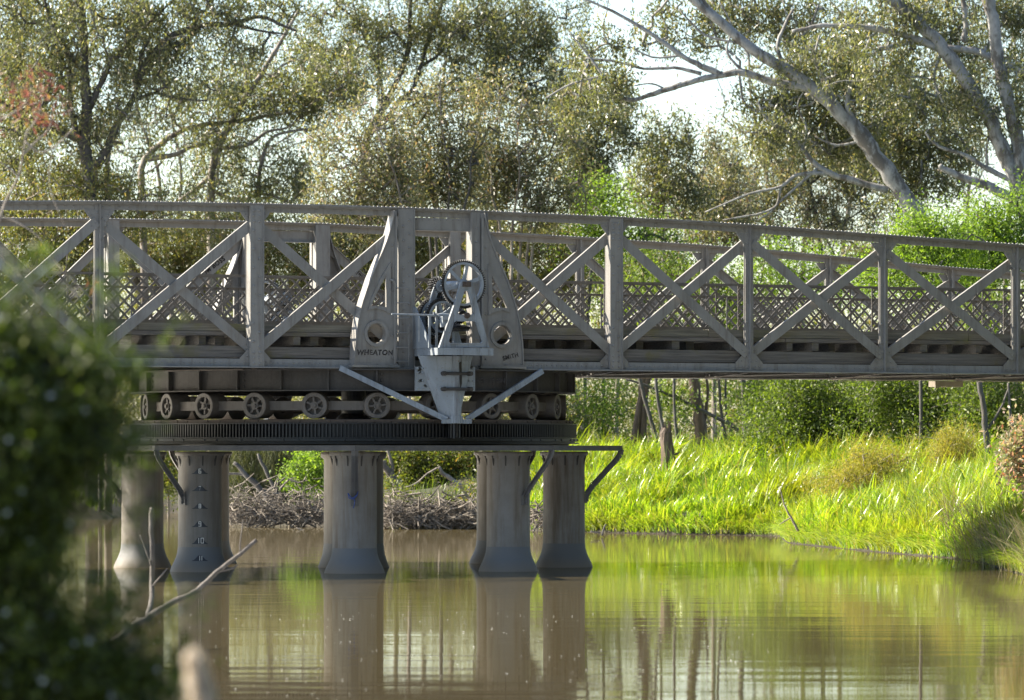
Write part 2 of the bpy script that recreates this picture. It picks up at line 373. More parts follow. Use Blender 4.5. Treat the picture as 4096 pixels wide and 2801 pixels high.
def posts(st, v0, o, parent):
    for s in ORDER:
        u, zt = st[s]; zt -= .03; zb = ZB+.02
        m = MB()
        if abs(s) == 1:
            w = .155
            m.box(u-w, u+w, v0+o*.13, v0+o*.112, zb-.15, zt); m.box(u-w, u+w, v0-o*.13, v0-o*.112, zb-.15, zt)
            for e in (-1, 1): m.box(u+e*(w-.02), u+e*(w-.004), v0-.112, v0+.112, zb, zt-.002)
            for e in (-1, 1): m.box(u+e*w, u+e*(w+.016), v0+o*.16, v0+o*.06, zb-.12, zt-.003)
            z = zb+.1
            while z < zt-.1:
                for e in (-.06, .06): m.rivet((u+e, v0+o*.13, z+e), (0,o,0), .027, .022)
                z += .26
        elif abs(s) == 2:
            w = .118
            m.box(u-w, u+w, v0+o*.125, v0+o*.107, zb, zt); m.box(u-w, u+w, v0-o*.125, v0-o*.107, zb, zt)
            for e in (-1, 1): m.box(u+e*(w-.02), u+e*(w-.004), v0-.107, v0+.107, zb, zt-.002)
            m.box(u+w, u+w+.014, v0+o*.15, v0+o*.05, zb+.002, zt-.003); m.box(u-w-.014, u-w, v0+o*.125, v0+o*.05, zb+.002, zt-.003)
            z = zb+.06; k = 0
            while z < zt-.05:
                e = (-.07, .045)[k % 2]; k += 1
                m.rivet((u+e, v0+o*.125, z), (0,o,0), .028, .024)
                if z < zb+.35 or z > zt-.4: m.rivet((u-.015-e, v0+o*.125, z), (0,o,0), .028, .024)
                z += .17 if .4 < z-zb < zt-zb-.4 else .1
        else:
            m.box(u-.088, u-.012, v0+o*.036, v0+o*.02, zb, zt); m.box(u+.012, u+.088, v0+o*.036, v0+o*.02, zb, zt)
            m.box(u-.088, u-.012, v0-o*.036, v0-o*.02, zb, zt); m.box(u+.012, u+.088, v0-o*.036, v0-o*.02, zb, zt)
            m.box(u-.011, u+.011, v0+o*.10, v0-o*.10, zb+.003, zt-.004)
            z = zb+.08; k = 0
            while z < zt-.05:
                e = (-.05, .05)[k % 2]; k += 1
                m.rivet((u+e, v0+o*.036, z), (0,o,0), .025, .02)
                z += .19 if .35 < z-zb < zt-zb-.4 else .1
        m.build('post', STEEL, parent)
def top_chord(st, v0, o, parent):
    pl = MB(); rv = MB()
    for a, b in zip(ORDER, ORDER[1:]):
        (u0, z0), (u1, z1) = st[a], st[b]; L = u1-u0
        f = lambda x: z0+(z1-z0)*(x-u0)/L
        def slab(za, zb_, va, vb):
            vs = [(u, v, f(u)+z) for u in (u0, u1) for v, z in ((va,za),(vb,za),(vb,zb_),(va,zb_))]
            pl.add(vs, [(3,2,1,0),(4,5,6,7),(0,1,5,4),(1,2,6,5),(2,3,7,6),(3,0,4,7)])
        slab(-.02, 0, v0-.14, v0+.14); slab(-.034, -.02, v0-.115, v0+.115); slab(-.155, -.034, v0-.018, v0+.018)
        for e in (-1, 1): slab(-.05, -.034, v0+e*.018, v0+e*.10)
        # splice plate on top of part of the run
        if (a+20) % 2 == 0:
            ua, ub = u0+L*.35, u0+L*.75
            pl.add([(u, v, f(u)+z) for u in (ua, ub) for v, z in ((v0-.13,0),(v0+.13,0),(v0+.13,.012),(v0-.13,.012))], [(3,2,1,0),(4,5,6,7),(0,1,5,4),(1,2,6,5),(2,3,7,6),(3,0,4,7)])
        n = int(L/.085)
        for k in range(n):
            x = u0+(k+.5)*L/n
            if x < -11.5: continue
            for e in (-.10, .05): rv.rivet((x, v0+e*-o, f(x)+.004), (0,0,1), .022, .015)
            if k % 2 == 0: rv.rivet((x, v0+o*.018, f(x)-.095), (0,o,0), .018, .014)
    pl.v += []; o_ = len(pl.v); pl.v += rv.v; pl.f += [tuple(i+o_ for i in q) for q in rv.f]
    pl.build('top_chord', STEEL, parent)
def bottom_chord(st, v0, o, parent):
    m = MB(); u0, u1 = st[-7][0], st[7][0]
    m.box(u0, u1, v0-.17, v0+.17, ZB, ZB+.018); m.box(u0, u1, v0-.018, v0+.018, ZB+.018, ZB+.165)
    for e in (-1, 1): m.box(u0, u1, v0+e*.018, v0+e*.11, ZB+.018, ZB+.032)
    for a, b in zip(ORDER, ORDER[1:]):
        ua, ub = st[a][0], st[b][0]
        if a == -1: continue
        left = (a % 2 == 0)
        sa, sb = (ua+.25, ua+.25+.38*(ub-ua)) if left else (ub-.25-.55*(ub-ua), ub-.2)
        m.plate([(sa,ZB+.036),(sb,ZB+.036),(sb-.09,ZB+.15),(sa+.09,ZB+.15)], [], v0+o*.018, v0+o*.030)
        x = sa+.1
        while x < sb-.05: m.rivet((x, v0+o*.030, ZB+.095), (0,o,0), .019, .014); x += .105
        x = ua+.15
        while x < ub-.1:
            if not sa-.05 < x < sb+.05: m.rivet((x, v0+o*.018, ZB+.06), (0,o,0), .013, .01)
            x += .21
    m.build('bottom_chord', STEELB, parent)
def gussets(st, v0, o, parent):
    for s in ORDER[1:-1]:
        if abs(s) == 1: continue
        u, zt = st[s]
        zt -= .155
        for kind in (0, 1):
            m = MB()
            if kind == 0:
                pts = [(u-.30,zt),(u+.30,zt),(u+.27,zt-.05),(u+.13,zt-.22),(u+.13,zt-.30),(u-.13,zt-.30),(u-.13,zt-.22),(u-.27,zt-.05)]
                rv = [(-.16,-.10),(.16,-.10),(-.2,-.04),(.2,-.04),(-.11,-.2),(.11,-.2)]; zz = zt
            else:
                zz = ZB+.166
                pts = [(u-.30,ZB+.05),(u+.30,ZB+.05),(u+.30,zz+.01),(u+.13,zz+.19),(u-.13,zz+.19),(u-.30,zz+.01)]
                rv = [(-.16,.05),(.16,.05),(-.22,-.06),(.22,-.06),(-.14,-.06),(.14,-.06)]
            m.plate(pts, [], v0+o*.0185, v0+o*.0195) if False else m.plate(pts, [], v0+o*.0310, v0+o*.0195)
            for a, b in rv: m.rivet((u+a, v0+o*.031, zz+b), (0,o,0), .018, .014)
            m.build('gusset_plate', STEEL, parent)
def diagonals(st, v0, o, parent):
    for a, b in zip(ORDER, ORDER[1:]):
        if a == -1: continue
        (ua, za), (ub, zb_) = st[a], st[b]
        out_dn = ((ub, ZB+.30), (ua, za-.32)) if a > 0 else ((ua, ZB+.30), (ub, zb_-.32))   # falls away from the centre: in front
        in_dn = ((ua, ZB+.30), (ub, zb_-.32)) if a > 0 else ((ub, ZB+.30), (ua, za-.32))
        for k, (lo, hi) in enumerate((out_dn, in_dn)):
            m = MB(); v = v0+o*(.048 if k == 0 else .010) if True else 0
            d = Vector((hi[0]-lo[0], 0, hi[1]-lo[1])).normalized()
            p0 = Vector((lo[0], v, lo[1]))+d*.07; p1 = Vector((hi[0], v, hi[1]))-d*.07
            if k == 1: p0 = p0; v2 = v0-o*.040; p0.y = p1.y = v2
            m.bar(p0, p1, .185, .016)
            nrm = Vector((-d.z, 0, d.x));  nrm = nrm if nrm.z > 0 else -nrm
            off = nrm*.0925; sgn = 1 if k == 0 else -1
            q0, q1 = p0+off, p1+off; q0.y -= o*.03; q1.y -= o*.03
            m.bar(q0-nrm*.007, q1-nrm*.007, .014, .062)                 # stiffening flange along the upper edge
            L = (p1-p0).length; n = int(L/.42)
            for e in (0.06, .14, L-.14, L-.06): m.rivet(p0+d*e+Vector((0, o*.008, 0)), (0,o,0), .017, .013)
            m.build('diagonal_brace', STEEL, parent)
def portal(st, v0, o, parent):
    (ua, za), (ub, zb_) = st[-1], st[1]; m = MB()
    z = min(za, zb_)-.16
    m.box(ua+.156, ub-.156, v0+o*.03, v0+o*.045, z-.22, z+.004); m.box(ua+.15, ub-.15, v0-.06, v0+.06, z-.235, z-.22)
    for k in range(9): m.rivet((ua+.25+(ub-ua-.5)*k/8, v0+o*.045, z-.03), (0,o,0), .018, .014)
    m.build('portal_plate', STEEL, parent)
for nm_, st, v0, o in (('near', dn, -W2, -1), ('far', dfr, W2, 1)):
    tr = empty('truss', parent=bridge)
    top_chord(st, v0, o, tr); bottom_chord(st, v0, o, tr); posts(st, v0, o, tr); gussets(st, v0, o, tr); diagonals(st, v0, o, tr); portal(st, v0, o, tr)

# curved tower brackets: one each side of the tower on the near truss, the same turned half round for the far truss
VB = -W2-.165
def b2(x, y): return bp(C2(x, y), VB)
curve = [b2(*p) for p in ((1172,128),(1165,180),(1150,240),(1132,310),(1110,380),(1082,450),(1050,520),(1015,600),(980,680),(950,770),(920,860),(898,940),(880,1020),(868,1100),(858,1180),(852,1280),(850,1372))]
ui = b2(1196, 700)[0]; zbt = curve[-1][1]
hole_t = [b2(*p) for p in ((1112,640),(1106,760),(1107,915),(1045,903),(985,905),(1010,840),(1060,740))]
rim_t = [b2(*p) for p in ((1142,548),(1142,760),(1141,970),(1080,938),(1020,925),(958,940),(985,840),(1055,690))]
hc = b2(1026, 1130); zc = b2(1026, 1238)[1]; r_o = hc[1]-zc; r_i = r_o*.78
circ = lambda c, r, n=28: [(c[0]+r*math.cos(2*PI*k/n), c[1]+r*math.sin(2*PI*k/n)) for k in range(n)]
def bracket(mirror):
    mu = (lambda u: u) if not mirror else (lambda u: -u + MIR)
    T = lambda lst: [(mu(u), z) for u, z in lst]
    m = MB()
    m.plate(T(curve+[(ui, zbt), (ui, curve[0][1])]), [T(hole_t), T(circ(hc, r_i))], VB, VB+.028)
    m.plate(T(rim_t), [T(hole_t)], VB-.028, VB-.001)
    m.plate(T(circ(hc, r_o)), [T(circ(hc, r_i))], VB-.04, VB-.001)
    m.plate(T(circ(hc, r_i+.012)), [T(circ(hc, r_i-.012))], VB-.025, VB+.10)
    c = T(curve)
    for p, q in zip(c, c[1:]):
        d = Vector((q[0]-p[0], 0, q[1]-p[1])); n = Vector((d.z, 0, -d.x)).normalized()
        d.normalize(); m.bar((p[0], VB+.08, p[1])-d*.006 if False else Vector((p[0], VB+.08, p[1]))-d*.004, Vector((q[0], VB+.08, q[1]))+d*.004, .25, .024, n)
    for off in (0,):
        c2_ = [(u+(.10 if not mirror else -.10)*min(1, i/6), z) for i, (u, z) in enumerate(c)]
    m.box(min(mu(ui), mu(ui-.04)), max(mu(ui), mu(ui-.04)), VB-.03, VB+.03, zbt+.03, curve[0][1]-.1)
    a, b = sorted((mu(curve[-1][0]-.02), mu(ui))); m.box(a, b, VB-.05, VB+.2, zbt-.03, zbt)
    for k in range(7): m.rivet((mu(ui-.09), VB, zbt+.1+k*.42), (0,-1,0), .022, .02)
    m2 = MB(); m2.box(a-.05, b+.02, VB-.10, VB+.24, zbt-.075, zbt-.032)
    ob = m.build('tower_bracket', STEEL, bridge); f = m2.build('foot_plate', STEEL, ob)
    c_ = ob.copy(); COL.objects.link(c_); c_.parent = bridge; c_.rotation_euler = (0,0,PI)
    g = f.copy(); COL.objects.link(g); g.parent = c_
    return ob
ur = bp(C2(1884, 700), VB)[0]; MIR = ui+ur
bracket(False); bracket(True)
# ladder on the left tower post
m = MB(); VL = -W2-.24
x0, x1 = bp(C5(492,600), VL)[0], bp(C5(612,600), VL)[0]
zt_, zb_ = bp(C5(490,330), VL)[1], bp(C5(490,1040), VL)[1]
m.bar((x0, VL, zb_), (x0, VL, zt_), .022, .03); m.tube([(x0, VL, zt_), (x0-.03, VL, zt_+.05), (x0-.07, VL+.04, zt_+.07)], .02, 6)
for y in (370, 498, 627, 755, 880, 1000): m.cyl((x0, VL, bp(C5(490,y), VL)[1]), (x1, VL, bp(C5(490,y), VL)[1]), .011, 6)
m.bar((x1, VL, zb_), (x1, VL, zb_+.5*(zt_-zb_)), .012, .02)
m.build('ladder', STEEL, bridge)

# deck: bearers, planks, kerbs, long timbers, steel beneath
VK = -3.32
zz = lambda y, v=VK: bp(C1(1300, y), v)[1]
zk1, zk2, zk3, zj, zw1, zw0 = zz(1040), zz(1106), zz(1140), zz(1212), zz(1222), zz(1322)
UE = 23.6
for s in (-1, 1):
    for k in range(8):
        a, b = -UE+k*5.9, -UE+(k+1)*5.9-.012
        m = MB(); m.box(a, b, s*VK-.13, s*VK+.13, zk2+.004, zk1+rnd.uniform(-.01,.01)); m.build('kerb_beam', TIMBERK, bridge)
        m = MB(); m.box(a+1.7, b+1.7, s*VK-.16+.01*k*0, s*VK+.16, zk3, zk2-.006); m.build('edge_plank', TIMBER, bridge)
m = MB(); u = -UE
while u < UE:
    wd = rnd.uniform(.19,.23); m.box(u, u+wd-.012, -3.15, 3.15, zk3+.004, zk2-.02+rnd.uniform(-.006,.006)); u += wd
m.build('timber_deck', DECKT, bridge)
m = MB(); m.box(-.08,.08,-3.3,3.3,zj,zk3-.004); proto = m.build('deck_bearer', TIMBER, bridge); k = 0
us = np.arange(-UE+.3, UE, .62)
for i, u in enumerate(us):
    c = proto if i == 0 else proto.copy()
    if i: COL.objects.link(c); c.parent = bridge
    c.location = (u+rnd.uniform(-.14,.14), rnd.choice((-.16,-.13,0,.1,.28)), 0); c.scale = (rnd.uniform(.75,1.15), 1, 1)
sts = [dn[s][0] for s in ORDER]
for s, st in ((-1, dn), (1, dfr)):
    for a, b in zip(ORDER, ORDER[1:]):
        if a == -1: continue
        m = MB(); m.box(st[a][0]+.14, st[b][0]-.14, s*3.50-.09, s*3.50+.09, zw0, zw1+rnd.uniform(-.02,.015)); m.build('long_timber', TIMBER, bridge)
for v in (-2.4,-1.2,0,1.2,2.4):
    m = MB(); m.box(-UE, UE, v-.07, v+.07, ZB+.12, zj-.004); m.box(-UE, UE, v-.12, v+.12, ZB+.10, ZB+.118); m.build('stringer', DARK, bridge)
for s in ORDER:
    u = dn[s][0]; m = MB()
    m.box(u-.012, u+.012, -3.5, 3.5, ZB+.045, ZB+.098); m.box(u-.11, u+.11, -3.5, 3.5, ZB+.025, ZB+.044)
    m.build('cross_beam', DARK, bridge)
for a, b in zip(ORDER, ORDER[1:]):
    if a == -1: continue
    m = MB(); ua, ub = dn[a][0], dn[b][0]
    m.bar((ua+.1,-3.45,ZB-.012),(ub-.1,3.45,ZB-.012),.09,.014,(0,0,1)); m.bar((ua+.1,3.45,ZB-.030),(ub-.1,-3.45,ZB-.030),.09,.014,(0,0,1))
    m.build('lateral_brace', RUSTY, bridge)
m = MB(); u, z = bp((3781,1543), 3.2); m.box(u-.36, u+.36, 3.05, 3.3, z-.03, ZB-.02); m.box(u-.36, u-.25, 3.02, 3.05, z-.05, ZB-.03)
m.build('bearing_block', CREAM, bridge)

# lattice railings
VR = -3.02
zr1, zr0 = bp(C1(1400, 640), VR)[1], bp(C1(1400, 1046), VR)[1]
def lattice(ua, ub, v, o, parent, st_=LATT):
    m = MB(); z0, z1 = zr0+.035, zr1-.03; H = z1-z0
    m.box(ua, ub, v-.022, v+.022, zr0, zr0+.012); m.box(ua, ub, v+o*.01, v+o*.02, zr0+.012, zr0+.065)
    m.box(ua, ub, v+o*.01, v+o*.02, zr1-.06, zr1-.012)
    for u in (ua+.01, ub-.2): m.box(u, u+.03, v-.006-o*.02, v+.006-o*.02, zr0+.012, zr1-.012)
    for sgn in (1, -1):
        k = -6
        while True:
            b = ua+k*.245; k += 1
            if b > ub+H: break
            p = (b, z0); q = (b+sgn*H, z1)
            if sgn < 0: p, q = (q[0], q[1]), p
            # clip in u
            (xa, za), (xb, zb2) = sorted((p, q)); sl = (zb2-za)/(xb-xa)
            A, Bx = max(xa, ua+.02), min(xb, ub-.02)
            if Bx-A < .06: continue
            pv = v+o*(.012 if sgn > 0 else -.004)
            P0, P1 = Vector((A, pv, za+sl*(A-xa))), Vector((Bx, pv, za+sl*(Bx-xa)))
            m.bar(P0, P1, .042, .008)
            if sgn > 0:
                d = (P1-P0).normalized(); n = Vector((-d.z,0,d.x)); m.bar(P0+n*.012+Vector((0,-o*.014,0)), P1+n*.012+Vector((0,-o*.008,0)), .006, .010)
    m.build('lattice_panel', st_, parent)
for v, o, st in ((VR, -1, dn), (-VR, 1, dfr)):
    g = empty('guard_rail', parent=bridge)
    hr = MB(); hr.box(st[-7][0], st[7][0], v-.034, v+.034, zr1-.012, zr1); hr.box(st[-7][0], st[7][0], v+o*.021, v+o*.034, zr1-.045, zr1-.012)
    hr.build('handrail', LATT, g)
    for a, b in zip(ORDER, ORDER[1:]): lattice(st[a][0]+.13, st[b][0]-.16, v, o, g)

# the drum under the tower
RD = 4.25; zd0 = 3.385
m = MB(); m.lathe([(RD-.02,zd0+.02),(RD-.02,ZB-.03),(RD+.10,ZB-.03),(RD+.10,ZB-.006),(RD-.2,ZB-.006),(RD-.2,zd0),(RD+.09,zd0),(RD+.09,zd0+.02),(RD-.02,zd0+.02)], 96)
for k in range(4): m.bar((0,0,zd0+.2), ((RD-.2)*math.cos(k*PI/2+.4),(RD-.2)*math.sin(k*PI/2+.4),zd0+.2), .2, .1, (0,0,1))
drum = m.build('turntable_drum', DARK, bridge, smooth=False); drum.location = (-.09*CT, .09*ST, 0)
for k in range(30):
    a = 2*PI*k/30; m = MB(); ca, sa = math.cos(a), math.sin(a)
    m.add([((RD+i)*ca-j*sa, (RD+i)*sa+j*ca, z) for z in (zd0+.022, ZB-.032) for i, j in ((-.018,-.014),(.075,-.014),(.075,.014),(-.018,.014))],
          [(3,2,1,0),(4,5,6,7),(0,1,5,4),(1,2,6,5),(2,3,7,6),(3,0,4,7)])
    if k % 3 == 0:
        for z in (zd0+.09, zd0+.2, zd0+.31): m.rivet((RD*ca-.1*sa-.018*ca, RD*sa+.1*ca-.018*sa, z), (ca,sa,0), .03, .02)
    m.build('drum_stiffener', DARK, drum)

# ------------------------------------------------------------------ roller ring on its track, rack and pier
PX, PR = -.09, math.radians(2.3)
rr = empty('roller_ring', (PX,0,2.86)); tag(rr, 'ring of spoked iron roller wheels joined by flat bars between drum and toothed rack', 'roller ring')
ZC, RW = 3.115-2.86, .25
m = MB(); m.lathe([(3.98,ZC-.085),(3.98,ZC+.085),(3.96,ZC+.085),(3.96,ZC-.085),(3.98,ZC-.085)], 88); m.build('spacer_band', WHEEL, rr)
m = MB(); m.lathe([(3.62,ZC-.06),(3.62,ZC+.06),(3.60,ZC+.06),(3.60,ZC-.06),(3.62,ZC-.06)], 88)
for k in range(22):
    a = 2*PI*(k+.5)/22; m.cyl((.4*math.cos(a),.4*math.sin(a),ZC),(3.6*math.cos(a),3.6*math.sin(a),ZC),.022,6)
m.build('radial_rods', WHEEL, rr)
def wheel_meshes():
    m = MB(); n = 36; prof = [(RW*.66,.0),(RW*.66,.12),(RW*.30,.13),(RW*.30,.40),(RW*.97,.40),(RW*.985,.0),(RW*.95,-.012),(RW*.70,-.012),(RW*.66,0)]   # (r, depth behind the face)
    for r, d in prof:
        for k in range(n):
            a = 2*PI*k/n; m.v.append((-d, r*math.cos(a), r*math.sin(a)))
    for i in range(len(prof)-1):
        for k in range(n): m.f.append((i*n+k, i*n+(k+1)%n, (i+1)*n+(k+1)%n, (i+1)*n+k))
    h = MB(); h.cyl((-.12,0,0),(-.005,0,0),RW*.30,12); h.cyl((-.02,0,0),(.03,0,0),RW*.16,6)
    for k in range(6):
        a = PI/6+k*PI/3+.2; h.bar((-.05,.25*RW*math.cos(a),.25*RW*math.sin(a)),(-.05,.68*RW*math.cos(a),.68*RW*math.sin(a)),.036,.05,(1,0,0))
    return m, h
wm, hm = wheel_meshes(); w0 = None
for k in range(22):
    a = -PI/2+(k+.5)*2*PI/22
    if w0 is None:
        w0 = wm.build('roller_wheel', WHEEL, rr, smooth=False); h0 = hm.build('spoked_hub', WHEEL, w0); c = w0
    else: c = copy_tree(w0, rr)
    c.location = (4.13*math.cos(a), 4.13*math.sin(a), ZC); c.rotation_euler = (rnd.uniform(0,6.28), 0, a)
    c.rotation_mode = 'XYZ'
    c.rotation_euler = (Matrix.Rotation(a,3,'Z') @ Matrix.Rotation(rnd.uniform(0,6.28),3,'X')).to_euler()

rack = empty('rack_ring', (PX,0,2.37)); tag(rack, 'black greased toothed rack ring with bolted flanges round the top of the pier', 'rack ring')
zo = -2.37
m = MB(); m.lathe([(3.5,2.85+zo),(4.26,2.86+zo),(4.28,2.85+zo),(4.28,2.795+zo),(3.5,2.79+zo)], 120)
for k in range(64):
    a = 2*PI*k/64+(.03 if k % 2 else 0); m.rivet((4.28*math.cos(a),4.28*math.sin(a),2.823+zo),(math.cos(a),math.sin(a),0),.02,.018)
m.build('roller_track', RUSTY, rack)
m = MB(); m.lathe([(4.30,2.792+zo),(4.36,2.79+zo),(4.36,2.775+zo),(4.29,2.77+zo),(4.29,2.53+zo),(4.36,2.525+zo),(4.36,2.51+zo),(4.1,2.505+zo)], 120)
NTH = 396
for k in range(NTH):
    a = 2*PI*k/NTH; ca, sa = math.cos(a), math.sin(a)
    m.add([((4.285+i)*ca-j*sa,(4.285+i)*sa+j*ca,z+zo) for z in (2.53,2.77) for i, j in ((0,-.018),(.068,-.011),(.068,.011),(0,.018))],
          [(3,2,1,0),(4,5,6,7),(0,1,5,4),(1,2,6,5),(2,3,7,6),(3,0,4,7)])
m.build('gear_teeth', GREASE, rack)
m = MB(); m.lathe([(4.1,2.504+zo),(4.37,2.503+zo),(4.37,2.45+zo),(4.32,2.445+zo),(4.32,2.43+zo),(4.40,2.425+zo),(4.40,2.405+zo),(4.2,2.40+zo),(4.2,2.372+zo),(3.5,2.372+zo)], 120)
for k in range(64):
    a = 2*PI*k/64+(.03 if k % 2 else 0); m.rivet((4.37*math.cos(a),4.37*math.sin(a),2.478+zo),(math.cos(a),math.sin(a),0),.02,.018)
m.build('bolted_flange', GREASE, rack)
m = MB(); m.lathe([(.42,2.37+zo),(.42,2.80+zo),(.30,2.95+zo),(.24,3.0+zo),(.24,3.45+zo)], 24); m.build('centre_pivot', GREASE, rack)
m = MB()
for k in range(8):
    a = k*PI/4; m.bar((0,0,2.45+zo),(4.2*math.cos(a),4.2*math.sin(a),2.45+zo),.3,.12,(0,0,1))
m.build('radial_beams', DARK, rack)

wk = empty('pier_walkway', (PX,0,2.26), PR); tag(wk, 'thin eight-sided steel walkway ledge running round the pier on bent braces', 'walkway')
m = MB(); RO = 5.26
for p, q in (((RO,2.27),(RO,2.37)),):
    m.lathe([(RO-.012,2.272-2.26),(RO,2.272-2.26),(RO,2.372-2.26),(4.4,2.372-2.26),(4.4,2.362-2.26),(RO-.012,2.362-2.26),(RO-.012,2.272-2.26)], 8)
m.build('ledge', LEDGE, wk)
def brace():
    m = MB(); p = [(5.235,2.30),(5.21,2.20),(5.13,2.09),(4.68,1.60),(4.55,1.42),(4.535,1.28)]
    p = [(x, z-2.26) for x, z in p]
    for a, b in zip(p, p[1:]): m.bar((a[0],0,a[1]),(b[0],0,b[1]),.11,.014,(0,1,0)); m.bar((a[0]-.03,0,a[1]-.02),(b[0]-.03,0,b[1]-.02),.13,.014,(.8,0,-.6))
    m.box(4.50,4.56,-.07,.07,1.25-2.26,1.43-2.26); m.rivet((4.56,0,1.32-2.26),(1,0,0),.03,.03,8)
    return m.build('brace', LATT, wk)
b0 = brace()
for k in range(8):
    c = b0 if k == 0 else b0.copy()
    if k: COL.objects.link(c); c.parent = wk
    c.rotation_euler = (0,0,k*PI/4)

# eight iron columns
RC = 4.11
PROF = [(.58,-1.5),(.565,0.0),(.553,.04),(.53,.10),(.485,.19),(.45,.27),(.425,.36),(.412,.48),(.410,.7),(.408,2.12),(.43,2.14),(.43,2.17),(.47,2.19),(.47,2.255),(.2,2.26)]
m = MB(); m.lathe(PROF, 48); shaft_me = None
COLS = {6:'iron pier column nearest the camera carrying the blue rope',5:'iron pier column painted with white depth numbers 6 to 11',
        4:'outermost pier column next to the leafy bush, sunlit along one side',7:'iron pier column just before the last one, with a bent brace on its side',
        0:'last pier column towards the grassy bank, standing alone on the outer side',1:'mostly hidden back pier column behind the one before the last',
        2:'back pier column peeping out behind the one with the blue rope',3:'back pier column peeping out behind the numbered column'}
def rad(z):
    for (r0, z0), (r1, z1) in zip(PROF, PROF[1:]):
        if z0 <= z <= z1: return r0+(r1-r0)*(z-z0)/(z1-z0)
    return .41
proto = None
for k, lab in COLS.items():
    a = k*PI/4+PR
    c = empty('pier_column', (PX+RC*math.cos(a), RC*math.sin(a), 0), a)
    tag(c, lab, 'column', 'iron columns of the pier')
    if proto is None:
        s_ = m.build('column_shaft', PIER, c, smooth=True); cap = MB()
        for j in range(10):
            b = 2*PI*(j+.5)/10; cb, sb = math.cos(b), math.sin(b)
            cap.add([(r*cb-q*sb, r*sb+q*cb, z) for q in (-.012,.012) for r, z in ((.405,1.98),(.455,2.188),(.405,2.188))], [(0,1,2),(5,4,3),(0,3,4,1),(1,4,5,2),(2,5,3,0)])
        cp = cap.build('cap_fins', DARK, c); proto = (s_, cp)
    else:
        for p in proto:
            d = p.copy(); COL.objects.link(d); d.parent = c
    if k == 5: marked = c
mc = MB(); mc.lathe([(.72,-1.5),(.70,0),(.66,.1),(.61,.25),(.585,.45),(.58,2.1),(.64,2.15),(.64,2.25),(.2,2.26)], 48)
c = empty('centre_column', (PX,0,0)); tag(c, 'thicker central column of the pier showing either side of the roped front column', 'column'); mc.build('column_shaft', PIER, c, smooth=True)
# depth marks wrapped round the numbered column, facing the viewer
adir = math.atan2(CY-RC*math.sin(5*PI/4), CX-RC*math.cos(5*PI/4))-5*PI/4-PR+.0
SEG = {'0':'abcdef','1':'bc','6':'acdefg','7':'abc','8':'abcdefg','9':'abcdfg'}
def wrapq(mb, s0, s1, z00, z01, z10, z11, off, n=3):         # a small quad wrapped on the shaft (s sideways in metres)
    vs = []
    for i in range(n+1):
        s = s0+(s1-s0)*i/n; zl = z00+(z10-z00)*i/n; zh = z01+(z11-z01)*i/n
        for z in (zl, zh):
            r = rad(z)+off; an = adir+s/r; vs.append((r*math.cos(an), r*math.sin(an), z))
    mb.add(vs, [(2*i, 2*i+2, 2*i+3, 2*i+1) for i in range(n)])
for txt, y0, y1 in (('6',800,836),('7',913,947),('8',1028,1062),('9',1142,1180),('10',1248,1290),('11',1366,1400)):
    zl = CZ+(YH-K1(0,y1)[1])*82.6/F; zh = CZ+(YH-K1(0,y0)[1])*82.6/F; H = zh-zl
    mk = MB(); px_ = [-1,-.7,-.42,-.2,.2,.42,.7,1]; pz = [0,.18,.62,1,1,.66,.22,0]
    for i in range(7): wrapq(mk, px_[i]*.155, px_[i+1]*.155, zl-.004, zl+pz[i]*H, zl-.004, zl+pz[i+1]*H, .004, 2)
    mo = mk.build('depth_mark', BLACKP, marked); nm = MB(); h = H*.86; wd = h*.55; z0 = zl+H*.06; tk = .012
    for i, ch in enumerate(txt):
        sx = (i-(len(txt)-1)/2)*(wd+.03 if txt == '10' else .04)
        q = {'a':(sx-wd/2,sx+wd/2,z0+h-tk,z0+h),'g':(sx-wd/2,sx+wd/2,z0+h/2-tk/2,z0+h/2+tk/2),'d':(sx-wd/2,sx+wd/2,z0,z0+tk),
             'b':(sx+wd/2-tk,sx+wd/2,z0+h/2,z0+h),'c':(sx+wd/2-tk,sx+wd/2,z0,z0+h/2),'e':(sx-wd/2,sx-wd/2+tk,z0,z0+h/2),'f':(sx-wd/2,sx-wd/2+tk,z0+h/2,z0+h)}
        for sg in SEG[ch]:
            if ch == '7' and sg in 'bc':
                if sg == 'b': wrapq(nm, sx+wd/2-tk, sx-wd*.1, z0+h-tk, z0+h, z0, z0+tk, .009)
                continue
            a_, b__, c_2, d_ = q[sg]; wrapq(nm, a_, b__, c_2, d_, c_2, d_, .009, 2)
    nm.build('numeral', WHITE, mo)
# blue rope tied to the front brace
fx, fy = PX, -4.62
m = MB(); z = 1.43
m.tube([(-.10,fy+.05,z+.06),(-.05,fy-.01,z-.01),(.0,fy-.03,z-.03),(.06,fy-.02,z+.02),(.09,fy,z+.09),(.07,fy-.03,z+.02),(.02,fy-.04,z-.04),(-.02,fy-.03,z-.02),(.03,fy-.03,z-.08),(.02,fy-.03,z-.16),(.0,fy-.03,z-.22)], .009, 6)
m.tube([(-.1,fy+.05,z+.06),(-.08,fy,z-.03),(-.02,fy-.03,z-.05)], .010, 6)
m.v = [(p[0]+.16+PX, p[1], p[2]) for p in m.v]
tag(m.build('rope', BLUE, loc=(PX+.16,fy,z)), 'scrap of blue rope tied round the foot of the front walkway brace', 'rope')

